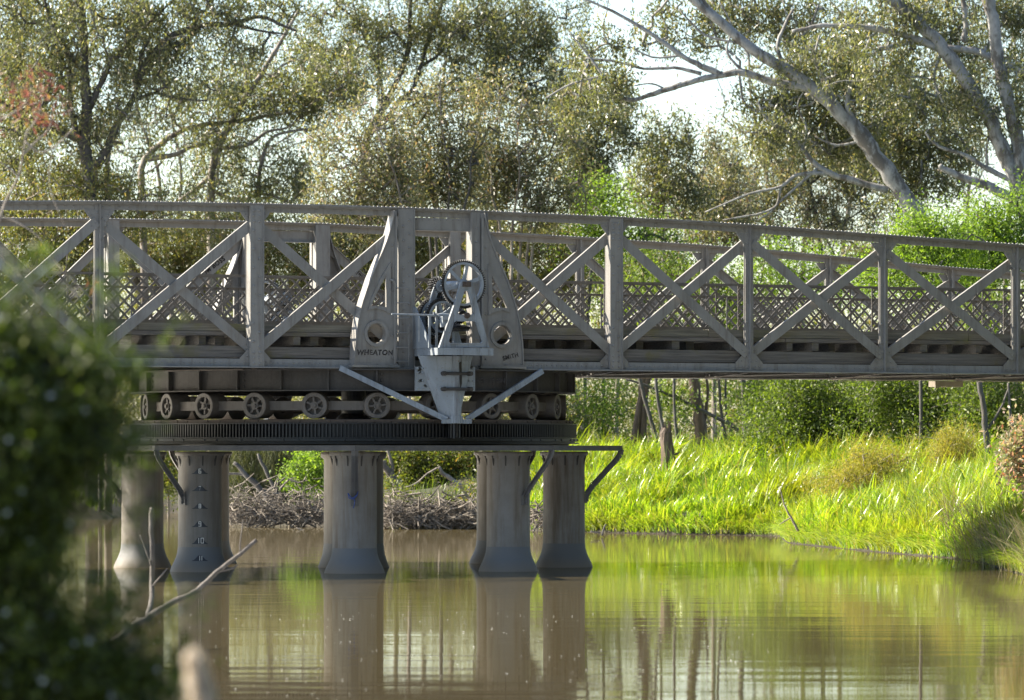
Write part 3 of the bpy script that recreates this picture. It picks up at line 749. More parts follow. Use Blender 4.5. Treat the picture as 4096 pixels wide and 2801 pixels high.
# ------------------------------------------------------------------ hand winches (near one measured, far one the same turned half round)
VF, VM, VP = -5.0, -4.9, -3.74
ua, za = bp(C5(1100,335), VF); zpl = bp(C5(1100,885), VF)[1]; ZP = zpl
winch = empty('hand_winch', B(ua, -4.4, zpl), TH)
tag(winch, 'blue grey hand winch with big spoked gear wheel on an A-shaped frame facing the viewer', 'winch', 'turning winches of the bridge')
def wp(p, v): u, z = bp(C5(*p), v); return (u-ua, v+4.4, z-zpl)
def wb(m, name, mat, parent=winch, smooth=False): return m.build(name, mat, parent, smooth)
def w2(p, v): q = wp(p, v); return (q[0], q[2])
def gear(c, y, r, ri, teeth, width, spokes, hub, rimname='gear_wheel', parent=winch, spin=0., tl=.035, rmat=GREASE, smat=WINCH):
    m = MB(); n = teeth*4; O = []
    for k in range(n):
        rr_ = r if k % 4 in (0, 1) else r-tl; O.append((rr_, 2*PI*(k+(.2 if k % 4 == 0 else -.2 if k % 4 == 1 else 0))/n+spin))
    for k in range(n):
        (ra, aa), (rb, ab) = O[k], O[(k+1) % n]
        q = [(c[0]+ra*math.cos(aa), c[1]+ra*math.sin(aa)), (c[0]+rb*math.cos(ab), c[1]+rb*math.sin(ab)), (c[0]+ri*math.cos(ab), c[1]+ri*math.sin(ab)), (c[0]+ri*math.cos(aa), c[1]+ri*math.sin(aa))]
        m.add([(x, y-width/2, z) for x, z in q]+[(x, y+width/2, z) for x, z in q], [(0,1,2,3),(7,6,5,4),(0,4,5,1),(2,6,7,3)])
    g = wb(m, rimname, rmat, parent); s = MB()
    s.plate([(c[0]+(ri+.012)*math.cos(2*PI*k/40), c[1]+(ri+.012)*math.sin(2*PI*k/40)) for k in range(40)], [[(c[0]+(ri-.03)*math.cos(2*PI*k/40), c[1]+(ri-.03)*math.sin(2*PI*k/40)) for k in range(40)]], y-width*.56, y+width*.56)
    for k in range(spokes):
        a = 2*PI*k/spokes+.3+spin
        s.bar((c[0]+hub*.8*math.cos(a), y, c[1]+hub*.8*math.sin(a)), (c[0]+(ri-.02)*math.cos(a), y, c[1]+(ri-.02)*math.sin(a)), .06, width*.6)
    s.cyl((c[0],y-width*.8,c[1]),(c[0],y+width*.8,c[1]),hub,20)
    wb(s, 'spokes', smat, g); return g
vy = lambda v: v+4.4
gc = w2((1079,337), VM)
R1 = w2((1079,125), VM)[1]-gc[1]
gear(gc, vy(VM), R1, R1*.86, 64, .075, 6, R1*.2)
# front A-frame
m = MB()
out = [w2(p, VF) for p in ((1052,330),(1070,305),(1140,305),(1158,330),(1190,480),(1300,882),(868,882),(1010,480))]
hole1 = [w2(p, VF) for p in ((1082,392),(1118,392),(1142,480),(1172,590),(1150,604),(1040,604),(1022,590),(1052,480))]
hole2 = [w2(p, VF) for p in ((1010,652),(1170,652),(1190,665),(1245,830),(1225,848),(960,848),(945,830),(990,665))]
m.plate(out, [hole1, hole2], vy(VF)-.03, vy(VF)+.03)
for h in (hole1, hole2):
    for p, q in zip(h, h[1:]+h[:1]):
        d = Vector((q[0]-p[0],0,q[1]-p[1])).normalized(); m.bar(Vector((p[0],vy(VF)-.012,p[1])), Vector((q[0],vy(VF)-.012,q[1])), .02, .055)
af = wb(m, 'front_frame', WINCH)
m = MB(); ac = w2((1105,335), VF); m.box(ac[0]-.09, ac[0]+.07, vy(VF)-.07, vy(VF)-.03, ac[1]-.055, ac[1]+.04); m.cyl((ac[0],vy(VF)-.11,ac[1]),(ac[0],vy(VF)-.03,ac[1]),.045,12)
lc = w2((1103,607), VF); m.cyl((lc[0],vy(VF)-.08,lc[1]),(lc[0],vy(VF)-.03,lc[1]),.055,12); m.cyl((lc[0],vy(VF)-.11,lc[1]),(lc[0],vy(VF)-.08,lc[1]),.03,8)
wb(m, 'bearing_cap', RUSTY, af)
# rear A-frame
m = MB(); dv = -3.86-VF
m.plate([(u, z) for u, z in out], [hole1, hole2], vy(-3.86)-.03, vy(-3.86)+.03); wb(m, 'rear_frame', WINCH)
# shafts, drum, pinion, lower gears
m = MB(); m.cyl((ac[0],vy(VF),gc[1]),(ac[0],vy(-3.62),gc[1]),.035,12); m.cyl((ac[0],vy(-4.78),gc[1]),(ac[0],vy(-4.15),gc[1]),.075,18); wb(m, 'upper_shaft', WINCH, smooth=True)
m = MB(); m.cyl((lc[0],vy(VF),lc[1]),(lc[0],vy(-3.6),lc[1]),.035,12); wb(m, 'lower_shaft', GREASE)
gear((ac[0], gc[1]), vy(VP), .185, .12, 22, .16, 4, .05, 'pinion', spin=.1, tl=.04)
gear((ac[0], gc[1]), vy(VP+.02)-.14, .15, .10, 18, .07, 4, .05, 'pinion', spin=.3, tl=.035)
gear(lc, vy(VP), .41, .345, 54, .09, 6, .08, spin=.2); gear(lc, vy(VP)-.24, .36, .29, 48, .07, 6, .08, spin=.5)
# bevel pinion and crown gear on the upright shaft
cg = wp((1000,715), -4.5); cz = cg[2]; cx_ = lc[0]
m = MB(); m.lathe([(.06,cz-.06),(.06,cz+.10),(.18,cz+.02),(.27,cz),(.27,cz-.05),(.1,cz-.06)], 32, (cx_, vy(-4.5), 0))
for k in range(44):
    a = 2*PI*k/44; ca, sa = math.cos(a), math.sin(a)
    m.bar((cx_+.19*ca, vy(-4.5)+.19*sa, cz+.035), (cx_+.29*ca, vy(-4.5)+.29*sa, cz-.005), .02, .05, (0,0,1))
wb(m, 'crown_gear', GREASE)
m = MB(); m.tube([(cx_,vy(-4.86),lc[1]),(cx_,vy(-4.70),lc[1])], [.075,.13], 20)
for k in range(20):
    a = 2*PI*k/20; ca, sa = math.cos(a), math.sin(a); m.bar((cx_+.08*ca,vy(-4.86),lc[1]+.08*sa),(cx_+.14*ca,vy(-4.70),lc[1]+.14*sa),.018,.03,(ca,0,sa))
wb(m, 'bevel_pinion', GREASE)
ztip = w2((957,1530), -4.5)[1]; zrk = 2.52-zpl
m = MB(); m.cyl((cx_,vy(-4.5),cz),(cx_,vy(-4.5),zrk-.02),.05,12); wb(m, 'upright_shaft', WINCH)
m = MB(); m.cyl((cx_,vy(-4.5),2.50-zpl),(cx_,vy(-4.5),2.80-zpl),.085,14)
for k in range(12):
    a = 2*PI*k/12; ca, sa = math.cos(a), math.sin(a); m.bar((cx_+.09*ca,vy(-4.5)+.09*sa,2.51-zpl),(cx_+.09*ca,vy(-4.5)+.09*sa,2.79-zpl),.03,.05,(ca,sa,0))
wb(m, 'rack_pinion', GREASE)
# platform
pl0, pl1 = w2((855,890), VF-.08), w2((1338,950), VF-.08)
m = MB(); bl = pl0[0]; br = pl1[0]; yf = vy(VF)-.10; yb = vy(-W2)-.13; zt2 = -.004; zb2 = pl1[1]
bl2 = bl+.10
m.add([(bl,yf,zt2-.03),(br,yf,zt2-.03),(br,yb,zt2-.03),(bl2,yb,zt2-.03),(bl,yf,zt2),(br,yf,zt2),(br,yb,zt2),(bl2,yb,zt2)], [(3,2,1,0),(4,5,6,7),(0,1,5,4),(1,2,6,5),(2,3,7,6),(3,0,4,7)])
m.bar((bl+.006,yf+.012,(zt2-.031+zb2)/2),(br-.006,yf+.012,(zt2-.031+zb2)/2),zt2-.031-zb2,.024)
m.bar((bl+.012,yf+.026,(zt2-.031+zb2)/2),(bl2+.012,yb,(zt2-.031+zb2)/2),zt2-.031-zb2,.022,(1,0,0)); m.bar((br-.012,yf+.026,(zt2-.031+zb2)/2),(br-.012,yb,(zt2-.031+zb2)/2),zt2-.031-zb2,.022,(1,0,0))
wb(m, 'platform', WINCH)
m = MB(); g0 = wp((655,880), -3.9); gu = bl2-.02
m.add([(gu+e, y, z) for e in (0,.02) for y, z in ((yb,0),(yb,w2((655,525),-3.9)[1]),(yb-.12,w2((655,525),-3.9)[1]-.02),(yb-.86,0))], [(0,1,2,3),(7,6,5,4),(0,4,5,1),(1,5,6,2),(2,6,7,3),(3,7,4,0)])
wb(m, 'side_gusset', WINCH)
# guard posts and crank lever
m = MB(); vg = -4.72
for xa in (790, 850):
    p = wp((xa,602), vg); m.bar((p[0],p[1],0),(p[0],p[1],p[2]),.042,.03)
p, q = wp((778,612), vg), wp((862,608), vg); m.bar(p, q, .03, .04)
wb(m, 'guard_post', WINCH)
m = MB(); p, q = wp((465,594), vg-.03), wp((862,605), vg-.03); m.tube([p, q], .016, 8); m.tube([q, wp((905,598), vg-.03), wp((960,606), -4.8)], [.03,.035,.03], 8); m.cyl(wp((828,575), vg-.03), wp((828,612), vg-.03), .02, 8)
wb(m, 'crank_lever', WINCH)
m = MB(); p = wp((922,660), -4.85); m.box(p[0]-.07,p[0]+.07,p[1]-.06,p[1]+.06,p[2]-.1,p[2]+.1); m.box(p[0]-.09,p[0]+.05,p[1]-.09,p[1]-.06,p[2]+.03,p[2]+.09); wb(m, 'catch_box', WINCH)
# tapering bracket below
vb_ = -4.60
m = MB(); f = lambda p: w2(p, vb_)
P = [f((725,952)),(f((1195,952))),f((1000,1478)),f((915,1478))]
yq = vy(vb_)
for (pu, pz), (qu, qz) in ((P[0], P[3]), (P[1], P[2])):
    s = 1 if pu < qu else -1
    m.add([(pu,yq+.16,pz),(cx_-s*.10,yq-.02,pz),(cx_-s*.055,yq-.02,qz),(qu,yq+.16,qz)]+[(pu,yq+.18,pz),(cx_-s*.10,yq,pz),(cx_-s*.055,yq,qz),(qu,yq+.18,qz)], [(0,1,2,3),(7,6,5,4),(0,4,5,1),(1,5,6,2),(2,6,7,3),(3,7,4,0)])
m.tube([(cx_,yq+.06,P[0][1]),(cx_,yq+.06,P[3][1])], .115, 18)
wb(m, 'tapered_bracket', WINCH)
m = MB(); a1, a2 = w2((915,1474), vb_), w2((1002,1530), vb_); m.cyl((cx_,yq+.06,a1[1]+.01),(cx_,yq+.06,a2[1]),.14,18); m.box(cx_-.30,cx_+.30,yq-.02,yq+.03,a2[1]-.01,a1[1]-.05); wb(m, 'collar', WINCH)
for yy in (1105, 1238):
    zs = w2((960,yy), vb_)[1]; m = MB(); m.tube([(cx_-.30,yq+.02,zs),(cx_-.13,yq-.06,zs),(cx_,yq-.09,zs),(cx_+.13,yq-.06,zs),(cx_+.30,yq+.02,zs)], .028, 8)
    for s in (-1, 1): m.cyl((cx_+s*.27,yq-.07,zs),(cx_+s*.27,yq+.08,zs),.042,8); m.cyl((cx_+s*.27,yq-.10,zs),(cx_+s*.27,yq-.07,zs),.024,6)
    wb(m, 'clamp_strap', DARK)
m = MB(); a1, a2 = w2((665,1045), -4.42), w2((1178,1256), -4.42); m.box(a1[0],a2[0],vy(-4.44),vy(-4.41),a2[1],a1[1])
for x in (.04,.12,.9,.97):
    for z in (.1,.42,.75,.92): m.rivet((a1[0]+(a2[0]-a1[0])*x, vy(-4.44), a2[1]+(a1[1]-a2[1])*z), (0,-1,0), .026, .022)
wb(m, 'backing_plate', WINCH)
p0, p1 = w2((20,1056), -3.9), w2((905,1502), vb_)
for (q0, q1) in ((Vector((p0[0],vy(-3.9),p0[1])), Vector((cx_-.2,yq,p1[1]))), (Vector((bp((2172,1484),-3.9)[0]-ua,vy(-3.9),bp((2172,1484),-3.9)[1]-zpl)), Vector((cx_+.2,yq,p1[1])))):
    m = MB(); m.bar(q0, q1, .10, .014); d = (q1-q0).normalized(); n = d.cross(Vector((0,1,0))).normalized(); n = n if n.z > 0 else -n
    m.bar(q0+n*.045+Vector((0,.03,0)), q1+n*.045+Vector((0,.03,0)), .012, .06)
    for e in (-.03,-.10): m.rivet(q1+d*e+Vector((0,-.008,0)), (0,-1,0), .022, .018)
    wb(m, 'stay_bar', WINCH)
w2_ = copy_tree(winch); w2_.location = B(-ua, 4.4, zpl); w2_.rotation_euler = (0,0,TH+PI)
w2_['label'] = 'second hand winch on the far truss, glimpsed through the lattice railing'

# ------------------------------------------------------------------ scrawled writing
def text(s, size, origin, xdir, nrm, mat=SOOT, parent=bridge, slant=0.):
    cu = bpy.data.curves.new('graffiti', 'FONT'); cu.body = s; cu.size = size; cu.offset = .004; cu.align_x = 'CENTER'; cu.shear = slant; cu.space_character = 1.1
    ob = bpy.data.objects.new('tmp', cu); COL.objects.link(ob); dg = bpy.context.evaluated_depsgraph_get()
    me = bpy.data.meshes.new_from_object(ob.evaluated_get(dg)); COL.objects.unlink(ob); bpy.data.objects.remove(ob)
    x = Vector(xdir).normalized(); n = Vector(nrm).normalized(); y = n.cross(x)
    M = Matrix(((x.x,y.x,n.x,origin[0]),(x.y,y.y,n.y,origin[1]),(x.z,y.z,n.z,origin[2]),(0,0,0,1)))
    me.transform(M); me.materials.clear(); me.materials.append(mat)
    for v in me.vertices: v.co += Vector((rnd.uniform(-1,1)*size*.05, 0, rnd.uniform(-1,1)*size*.05))
    return tag(link('graffiti', me, parent), 'dark hand-scrawled letters')
def on_drum(px, s, size):                                  # on the drum's face, bridge frame
    Xw = CX+(px-XH)*81.9/F; a = math.asin(max(-1, min(1, Xw/(RD))))-PI/2-TH; n = Vector((math.cos(a), math.sin(a), 0))
    text(s, size, n*(RD-.008)+Vector((0,0,zd0+.16)), Vector((-math.sin(a), math.cos(a), 0)), n)
on_drum(K1(578,0)[0], 'CHIN', .23); on_drum(K2(900,0)[0], 'ZACK IS ON', .13); on_drum(K2(1140,0)[0], 'TIFFANY', .14)
def on_far(pxy, s, size, sl, v): u, z = bp(pxy, v); text(s, size, (u, v, z), (math.cos(sl), 0, math.sin(sl)), (0,-1,0))
on_far(C1(1735,605), 'TOM BOSS', .13, .62, W2+.036); on_far(C2(868,650), 'Riley', .15, -.72, W2+.036)
u, z = bp(C5(300,945), VB-.004); text('WHEATON', .135, (u+.05, VB-.004, z), (1,0,0), (0,-1,0), slant=.1)
u, z = bp(C5(1490,975), VB-.004); text('SMITH', .11, (u, VB-.004, z), (1,0,.25), (0,-1,0))
m = MB()                                                   # greasy hand prints on the bracket plates
def hand(c, y, sc_, rot):
    for a, l in ((-.75,.5),(-.28,.95),(-.02,1.05),(.24,.95),(.55,.7)):
        t_ = a+rot; m.bar((c[0]+sc_*.3*math.sin(t_),y,c[1]+sc_*.3*math.cos(t_)),(c[0]+sc_*(.3+l*.75)*math.sin(t_),y,c[1]+sc_*(.3+l*.75)*math.cos(t_)),sc_*.19,.003)
    m.plate([(c[0]+sc_*.42*math.cos(k*PI/5), c[1]+sc_*.40*math.sin(k*PI/5)) for k in range(10)], [[(c[0]+sc_*.2*math.cos(k*PI/5), c[1]+sc_*.2*math.sin(k*PI/5)) for k in range(10)]], y-.0015, y+.0015)
hand(w2((700,1090),-4.44), vy(-4.446), .085, .2); hand(w2((705,1170),-4.44), vy(-4.446), .06, 1.2); hand(w2((760,1215),-4.44), vy(-4.446), .05, -1); hand(w2((1145,1060),-4.44), vy(-4.446), .05, .6)
tag(wb(m, 'handprint', GREASE), 'black greasy hand prints')
m = MB(); m.plate([(cx_+.02,P[0][1]-.12),(cx_+.07,P[0][1]-.10),(cx_+.08,P[0][1]-.5),(cx_+.05,P[0][1]-.62),(cx_+.03,P[0][1]-.5)], [], yq-.062, yq-.058); wb(m, 'grease_streak', GREASE)

# ------------------------------------------------------------------ trees and plants
def segs(P0, P1, R0, R1, n=5):                             # many tapered twigs at once -> verts, quads
    P0, P1, R0, R1 = map(np.asarray, (P0, P1, R0, R1)); D = P1-P0; L = np.linalg.norm(D, axis=1, keepdims=True)+1e-9; D = D/L
    ref = np.where(np.abs(D[:,2:3]) < .9, np.array([[0,0,1.]]), np.array([[1.,0,0]])); A = np.cross(D, ref); A /= np.linalg.norm(A, axis=1, keepdims=True); Bn = np.cross(D, A)
    an = np.arange(n)*2*PI/n; ring = A[:,None,:]*np.cos(an)[None,:,None]+Bn[:,None,:]*np.sin(an)[None,:,None]
    V = np.concatenate([P0[:,None]+ring*R0[:,None,None], P1[:,None]+ring*R1[:,None,None]], 1).reshape(-1, 3)
    b = (np.arange(len(P0))*2*n)[:,None]; k = np.arange(n)[None]; k2 = (k+1) % n
    Q = np.stack([b+k, b+k2, b+n+k2, b+n+k], 2).reshape(-1, 4)
    return V, Q
def leaves(C, L, W, droop=.9, up=None, fold=.25):          # leaf quads at centres C
    n = len(C); D = R.normal(size=(n,3))*.75; D[:,2] -= droop
    if up is not None: D += up
    D /= np.linalg.norm(D, axis=1, keepdims=True); S = np.cross(D, R.normal(size=(n,3))); S /= np.linalg.norm(S, axis=1, keepdims=True); N = np.cross(D, S)
    l = (L*R.uniform(.6,1.35,n))[:,None]; w_ = (W*R.uniform(.7,1.3,n))[:,None]
    V = np.stack([C-D*l*.5, C+S*w_*.5+N*w_*fold*.4-D*l*.08, C+D*l*.5, C-S*w_*.5+N*w_*fold*.4-D*l*.08], 1).reshape(-1,3)
    return V, np.arange(n*4).reshape(n,4)
def smooth_path(pts, rad, sub=4):
    out, rr_ = [], []
    n = len(pts)
    for i in range(n-1):
        p0, p1, p2, p3 = pts[max(i-1,0)], pts[i], pts[i+1], pts[min(i+2,n-1)]
        for k in range(sub):
            t_ = k/sub
            out.append(.5*((2*p1)+(p2-p0)*t_+(2*p0-5*p1+4*p2-p3)*t_**2+(3*p1-p0-3*p2+p3)*t_**3)); rr_.append(rad[i]+(rad[i+1]-rad[i])*t_)
    out.append(pts[-1]); rr_.append(rad[-1]); return out, rr_

def tree(name, label, cat, Y, limbs, blobs, leaf, bk, per=84, ls=.17, lw=.052, sig=.205, twig=.016, group=None, droop=.9, den=1., zs=1.5, step=.45, deep=1., back=0., front=.3):
    """limbs: ([(x, y[, dY])...] overview pixels, width0, width1); blobs: (x, y, rx, ry, n) overview pixels filled with leaf sprays."""
    mpx = K/pxm(Y); W = lambda x, y, dy=0: np.array(ad(x, y, Y+dy))
    # trunk mesh from the drawn limbs
    tb = MB(); nodes, rads, par, desc = [], [], [], []
    base = None
    for i, (pts, a, b) in enumerate(limbs):
        P = [W(*p) for p in pts]; L = len(P)
        rw = [max(.012, (a+(b-a)*k/(L-1))*mpx/2*.88) for k in range(L)]
        if i == 0:
            g = h1(P[0][0], P[0][1])
            if P[0][2] > g+.05: P.insert(0, np.array([P[0][0]+(P[0][0]-P[1][0])*.15, P[0][1], g-.15])); rw.insert(0, rw[0]*1.2)
            base = np.array([P[0][0], P[0][1], g])
        Pm, rm = smooth_path(P, rw)
        for q in range(1, len(Pm)-1): Pm[q] = Pm[q]+R.normal(size=3)*rm[q]*.10
        tb.tube(Pm, [r_*(1+R.normal()*.05) for r_ in rm], 10 if max(rw) > .06 else 6)
        st = len(nodes)
        for q, (p, r_) in enumerate(zip(Pm, rm)):
            if i == 0 and q < len(Pm)*.25: continue
            nodes.append(p); rads.append(r_); par.append(-1); desc.append(0)
    nl = len(nodes)
    # spray centres
    cs = []
    for (x, y, rx, ry, n) in blobs:
        n = int(n*den*1.15); 
        if n < 1: continue
        q = np.clip(R.normal(size=(n,3))*.56, -1.5, 1.5)
        rx *= 1.32; ry *= 1.25; c = W(x, y, back*(R.random() > front)); q = q*np.array([rx*mpx, max(rx,ry)*mpx*.9*deep, ry*mpx]); cs.append(c+q)
    C = np.concatenate(cs) if cs else np.zeros((0,3))
    C = C[C[:,2] > .35] if len(C) else C
    N = np.array(nodes)
    if len(C):
        d0 = np.array([np.min(np.linalg.norm(N-c, axis=1)) for c in C]); C = C[np.argsort(d0)]
    cap = nl+len(C)*6+10; NN = np.zeros((cap,3)); NN[:nl] = N; m = nl
    par += [-1]*(cap-nl); desc += [0]*(cap-nl); tips = []
    for c in C:
        dv = NN[:m]-c; dd = np.einsum('ij,ij->i', dv, dv); dd = dd*(1+.5*(NN[:m,2] > c[2])); j = int(np.argmin(dd)); p = NN[j].copy(); d = math.sqrt(float(((p-c)**2).sum()))
        ns = int(min(6, max(1, math.ceil(d/step)))); bend = R.normal(size=3)*.10*d; bend[2] += .10*d; last = j
        for k in range(1, ns+1):
            t_ = k/ns; NN[m] = p+(c-p)*t_+bend*math.sin(PI*t_)+R.normal(size=3)*.05*(k < ns); par[m] = last; last = m; m += 1
            if m >= cap-7: break
        tips.append(last); q = last
        while q >= 0: desc[q] += 1; q = par[q]
        if m >= cap-7: break
    root = empty(name, tuple(base)); tag(root, label, cat, group)
    tv = np.array(tb.v); tq = tb.f
    idx = np.arange(nl, m); 
    me_v = tv-base; faces = list(tq)
    tr = bpy.data.meshes.new('trunk'); 
    if len(idx):
        pr = np.array(par[:m])[idx]; ds = np.array(desc[:m], float); rr_ = np.minimum(twig*np.maximum(ds,1)**.46, .042)
        rlim = np.concatenate([np.array(rads), np.full(m-nl, 9.)]); r0 = np.minimum(rr_[pr], rlim[pr]*.8); r0 = np.where(pr < nl, np.minimum(rr_[idx]*1.15, rlim[pr]*.8), r0)
        V, Qd = segs(NN[pr], NN[idx], r0, rr_[idx]); o = len(me_v); me_v = np.concatenate([me_v, V-base]); faces += (Qd+o).tolist()
    tr.from_pydata(me_v.tolist(), [], faces); tr.update(); tr.materials.append(bk)
    link('trunk', tr, root, smooth=True)
    if len(C):
        T = NN[tips]; per_n = R.poisson(per, len(T)); cc = np.repeat(T, per_n, axis=0); o = R.normal(size=(len(cc),3))*np.array([sig,sig,sig*zs]); o[:,2] -= sig*.35
        V, Qd = leaves(cc+o, ls, lw, droop); me = np_mesh('crown', V-base, Qd, leaf); link('crown', me, root)
    return root

GR = 'gum trees along the far bank'
tree('gum_tree', 'big dark forked gum tree rising from the upper left of the bridge', 'tree', 62,
 [([(212,700),(207,480),(203,390),(192,330),(197,250),(193,180),(190,90),(184,0),(180,-90)], 40, 14),
  ([(205,372),(228,365),(262,292),(300,228),(318,180),(322,120),(345,80)], 26, 8), ([(300,230),(352,212),(402,224),(470,229)], 12, 4),
  ([(192,160),(150,112),(120,60),(95,-20)], 16, 6), ([(204,245),(228,190),(262,130),(320,70),(372,20)], 18, 6),
  ([(306,190),(350,118),(402,76),(462,58),(525,54),(592,38),(640,58),(672,70)], 20, 6), ([(352,116),(402,102),(455,64)], 16, 10), ([(525,54),(590,70),(650,78)], 9, 4),
  ([(180,320),(160,240),(158,150),(140,80)], 18, 8), ([(200,330),(90,280),(20,240),(-40,210)], 14, 6)],
 [(70,40,120,80,30),(230,60,120,80,30),(360,40,100,60,24),(120,170,130,80,30),(290,130,110,60,24),(400,150,90,50,18),(600,20,70,35,9),(560,110,60,30,6),(60,280,100,60,24),(240,270,110,60,20),(470,20,60,40,10),(130,-60,200,60,30),(400,-70,150,60,22)],
 L_DARK, DARKB, group=GR, den=1.5)
tree('gum_tree', 'crooked dark gum tree at the far left edge above the bridge', 'tree', 66,
 [([(85,700),(72,420),(60,350),(38,300),(55,215),(48,120),(30,20),(20,-80)], 26, 10), ([(52,200),(100,160),(118,110),(130,40)], 12, 5), ([(38,300),(-20,240),(-60,150)], 12, 5), ([(60,350),(20,370),(-40,340)], 14, 6), ([(55,215),(85,250),(150,190),(210,150)], 10, 4)],
 [(30,100,80,90,24),(90,200,70,70,20),(20,230,70,70,20),(110,40,70,60,16),(40,380,90,50,24),(20,-50,100,50,16)], L_DARK, DARKB, group=GR, den=1.3)
tree('gum_tree', 'spreading gum tree with crossing pale limbs just left of the middle', 'tree', 74,
 [([(480,700),(479,470),(480,400),(492,338),(520,290),(546,240),(595,165),(640,90),(680,20)], 24, 8), ([(330,700),(322,440),(330,360),(400,302),(460,284),(545,276),(610,262),(700,250)], 20, 6), ([(335,362),(400,350),(440,332),(500,322)], 16, 5), ([(492,338),(560,330),(605,300),(650,290),(690,262)], 12, 4), ([(590,520),(588,400),(610,322),(650,300),(720,292)], 13, 5), ([(546,240),(560,180),(545,120)], 9, 4), ([(480,400),(430,440),(380,470),(300,500)], 14, 6), ([(478,430),(540,455),(600,440),(660,462)], 13, 5)],
 [(600,200,110,55,26),(510,250,80,45,16),(680,180,80,55,20),(640,250,60,30,8),(770,170,60,45,14),(430,200,90,50,20),(520,380,120,40,22),(640,400,70,40,16),(560,450,120,40,24),(720,230,60,40,12),(460,300,60,26,5)], L_DARK, PALEB, group=GR, den=1.45)
tree('gum_tree', 'pale trunked small gum with drooping leaves left of the big forked tree\'s foot', 'tree', 63,
 [([(246,720),(243,470),(244,400),(246,350),(252,322),(280,326)], 17, 8), ([(246,350),(222,320),(205,270),(190,230)], 8, 4), ([(244,400),(205,440),(160,470),(100,480)], 10, 5), ([(245,450),(290,470),(340,440)], 9, 4)],
 [(110,440,110,50,40),(260,440,110,50,36),(180,390,80,40,20),(60,500,90,40,24),(340,470,80,40,24),(220,500,120,30,26)], L_OLIVE, PALEB, per=95, group=GR, ls=.16, lw=.046)
tree('gum_tree', 'tall open gum with dark rising forks against the sky at top centre', 'tree', 88,
 [([(800,760),(812,520),(830,330),(842,288),(868,246),(900,185),(928,110),(930,40),(935,-60)], 22, 9), ([(836,295),(880,268),(905,230),(935,205),(955,150),(972,90),(1000,20),(1010,-60)], 17, 7), ([(955,150),(1000,120),(1040,60),(1090,10)], 9, 4), ([(868,246),(866,190),(850,130),(820,70),(800,0)], 10, 4), ([(905,230),(990,215),(1060,200),(1140,190),(1210,160)], 9, 4), ([(935,205),(1000,235),(1080,260)], 8, 4), ([(928,110),(890,60),(880,-20)], 8, 4)],
 [(760,50,80,45,18),(870,50,80,45,18),(980,40,80,45,20),(1080,60,80,50,26),(1170,130,90,60,38),(1240,60,70,50,22),(1130,-10,100,40,20),(950,100,60,40,10),(830,120,60,30,10),(1240,200,80,45,26),(1070,160,60,40,14),(800,-50,200,40,24),(1100,210,70,30,14),(720,110,50,30,8),(780,200,60,40,12),(1010,170,40,25,4)], L_DARK, DARKB, group=GR, den=1.5)
SG = 'brownish young gums behind the tower'
def thicket(lab, Y, stems, bk, den=.85, leaf=L_BROWN):
    limbs, blobs = [], []
    for k, (x0, y0, x1, y1, wob, dy) in enumerate(stems):
        pts = [(x0, 780 if k == 0 else y0+150, dy), (x0+(x1-x0)*.15, y0, dy), (x0+(x1-x0)*.45+wob, y0+(y1-y0)*.4, dy), (x0+(x1-x0)*.7-wob*.5, y0+(y1-y0)*.7, dy), (x1, y1, dy)]
        limbs.append((pts, 9, 2.5))
        L = abs(y1-y0)
        for t_ in (.30,.48,.66,.84,1.0):
            x, y = x0+(x1-x0)*t_+rnd.uniform(-12,12), y0+(y1-y0)*t_
            blobs.append((x, y+8, 24+16*(1-t_), 26, int(11-5*t_)))
    tree('young_gum', lab, 'tree', Y, limbs, blobs, leaf, bk, per=64, ls=.155, lw=.052, sig=.23, group=SG, den=den, droop=.5, step=.35)
thicket('brownish young gum with fanned stems left of the bridge tower', 54, [(925,500,735,300,10,0),(915,500,785,262,-8,.8),(930,505,838,235,8,-.6),(905,500,720,400,6,.5),(938,505,888,250,-8,1),(900,505,745,470,0,-.5)], PALEB)
thicket('brownish young gum with upright stems directly above the winch', 56, [(1000,505,915,205,10,0),(1010,505,955,225,-10,.8),(1020,505,1000,190,8,-.6),(1030,505,1050,225,-8,.6),(985,505,890,360,6,1),(1040,505,1085,300,6,-.8)], DARKB)
thicket('brownish young gum with slim pale stems right of the bridge tower', 58, [(1110,510,1085,210,10,0),(1130,510,1130,190,-8,.7),(1160,512,1185,230,8,-.6),(1175,512,1240,255,-8,.6),(1190,512,1290,300,6,1),(1140,512,1100,340,-6,-.8),(1200,515,1310,410,6,.4)], PALEB)
tree('young_gum', 'thin dark olive sapling standing in the sky gap right of centre', 'tree', 64,
 [([(1330,800),(1345,560),(1340,440),(1350,340),(1370,270),(1390,215)], 9, 3), ([(1340,440),(1310,360),(1300,290)], 6, 3), ([(1350,340),(1400,300),(1430,250)], 6, 3)],
 [(1330,270,50,45,22),(1385,270,50,45,22),(1320,350,45,45,22),(1360,400,50,35,16),(1300,420,40,40,14),(1430,310,35,30,8)], L_DARK, DARKB, per=100, group=SG, den=1.1)
tree('young_gum', 'small bushy sapling below the long horizontal limb', 'tree', 70,
 [([(1500,800),(1505,560),(1508,430),(1515,350),(1520,290)], 7, 3), ([(1508,430),(1470,380),(1450,330)], 5, 2), ([(1508,430),(1545,390),(1570,350)], 5, 2)],
 [(1515,325,42,48,24),(1480,400,50,40,18),(1540,410,50,40,16),(1500,460,70,30,18)], L_DARK, PALEB, per=100, group=SG, den=1.1)
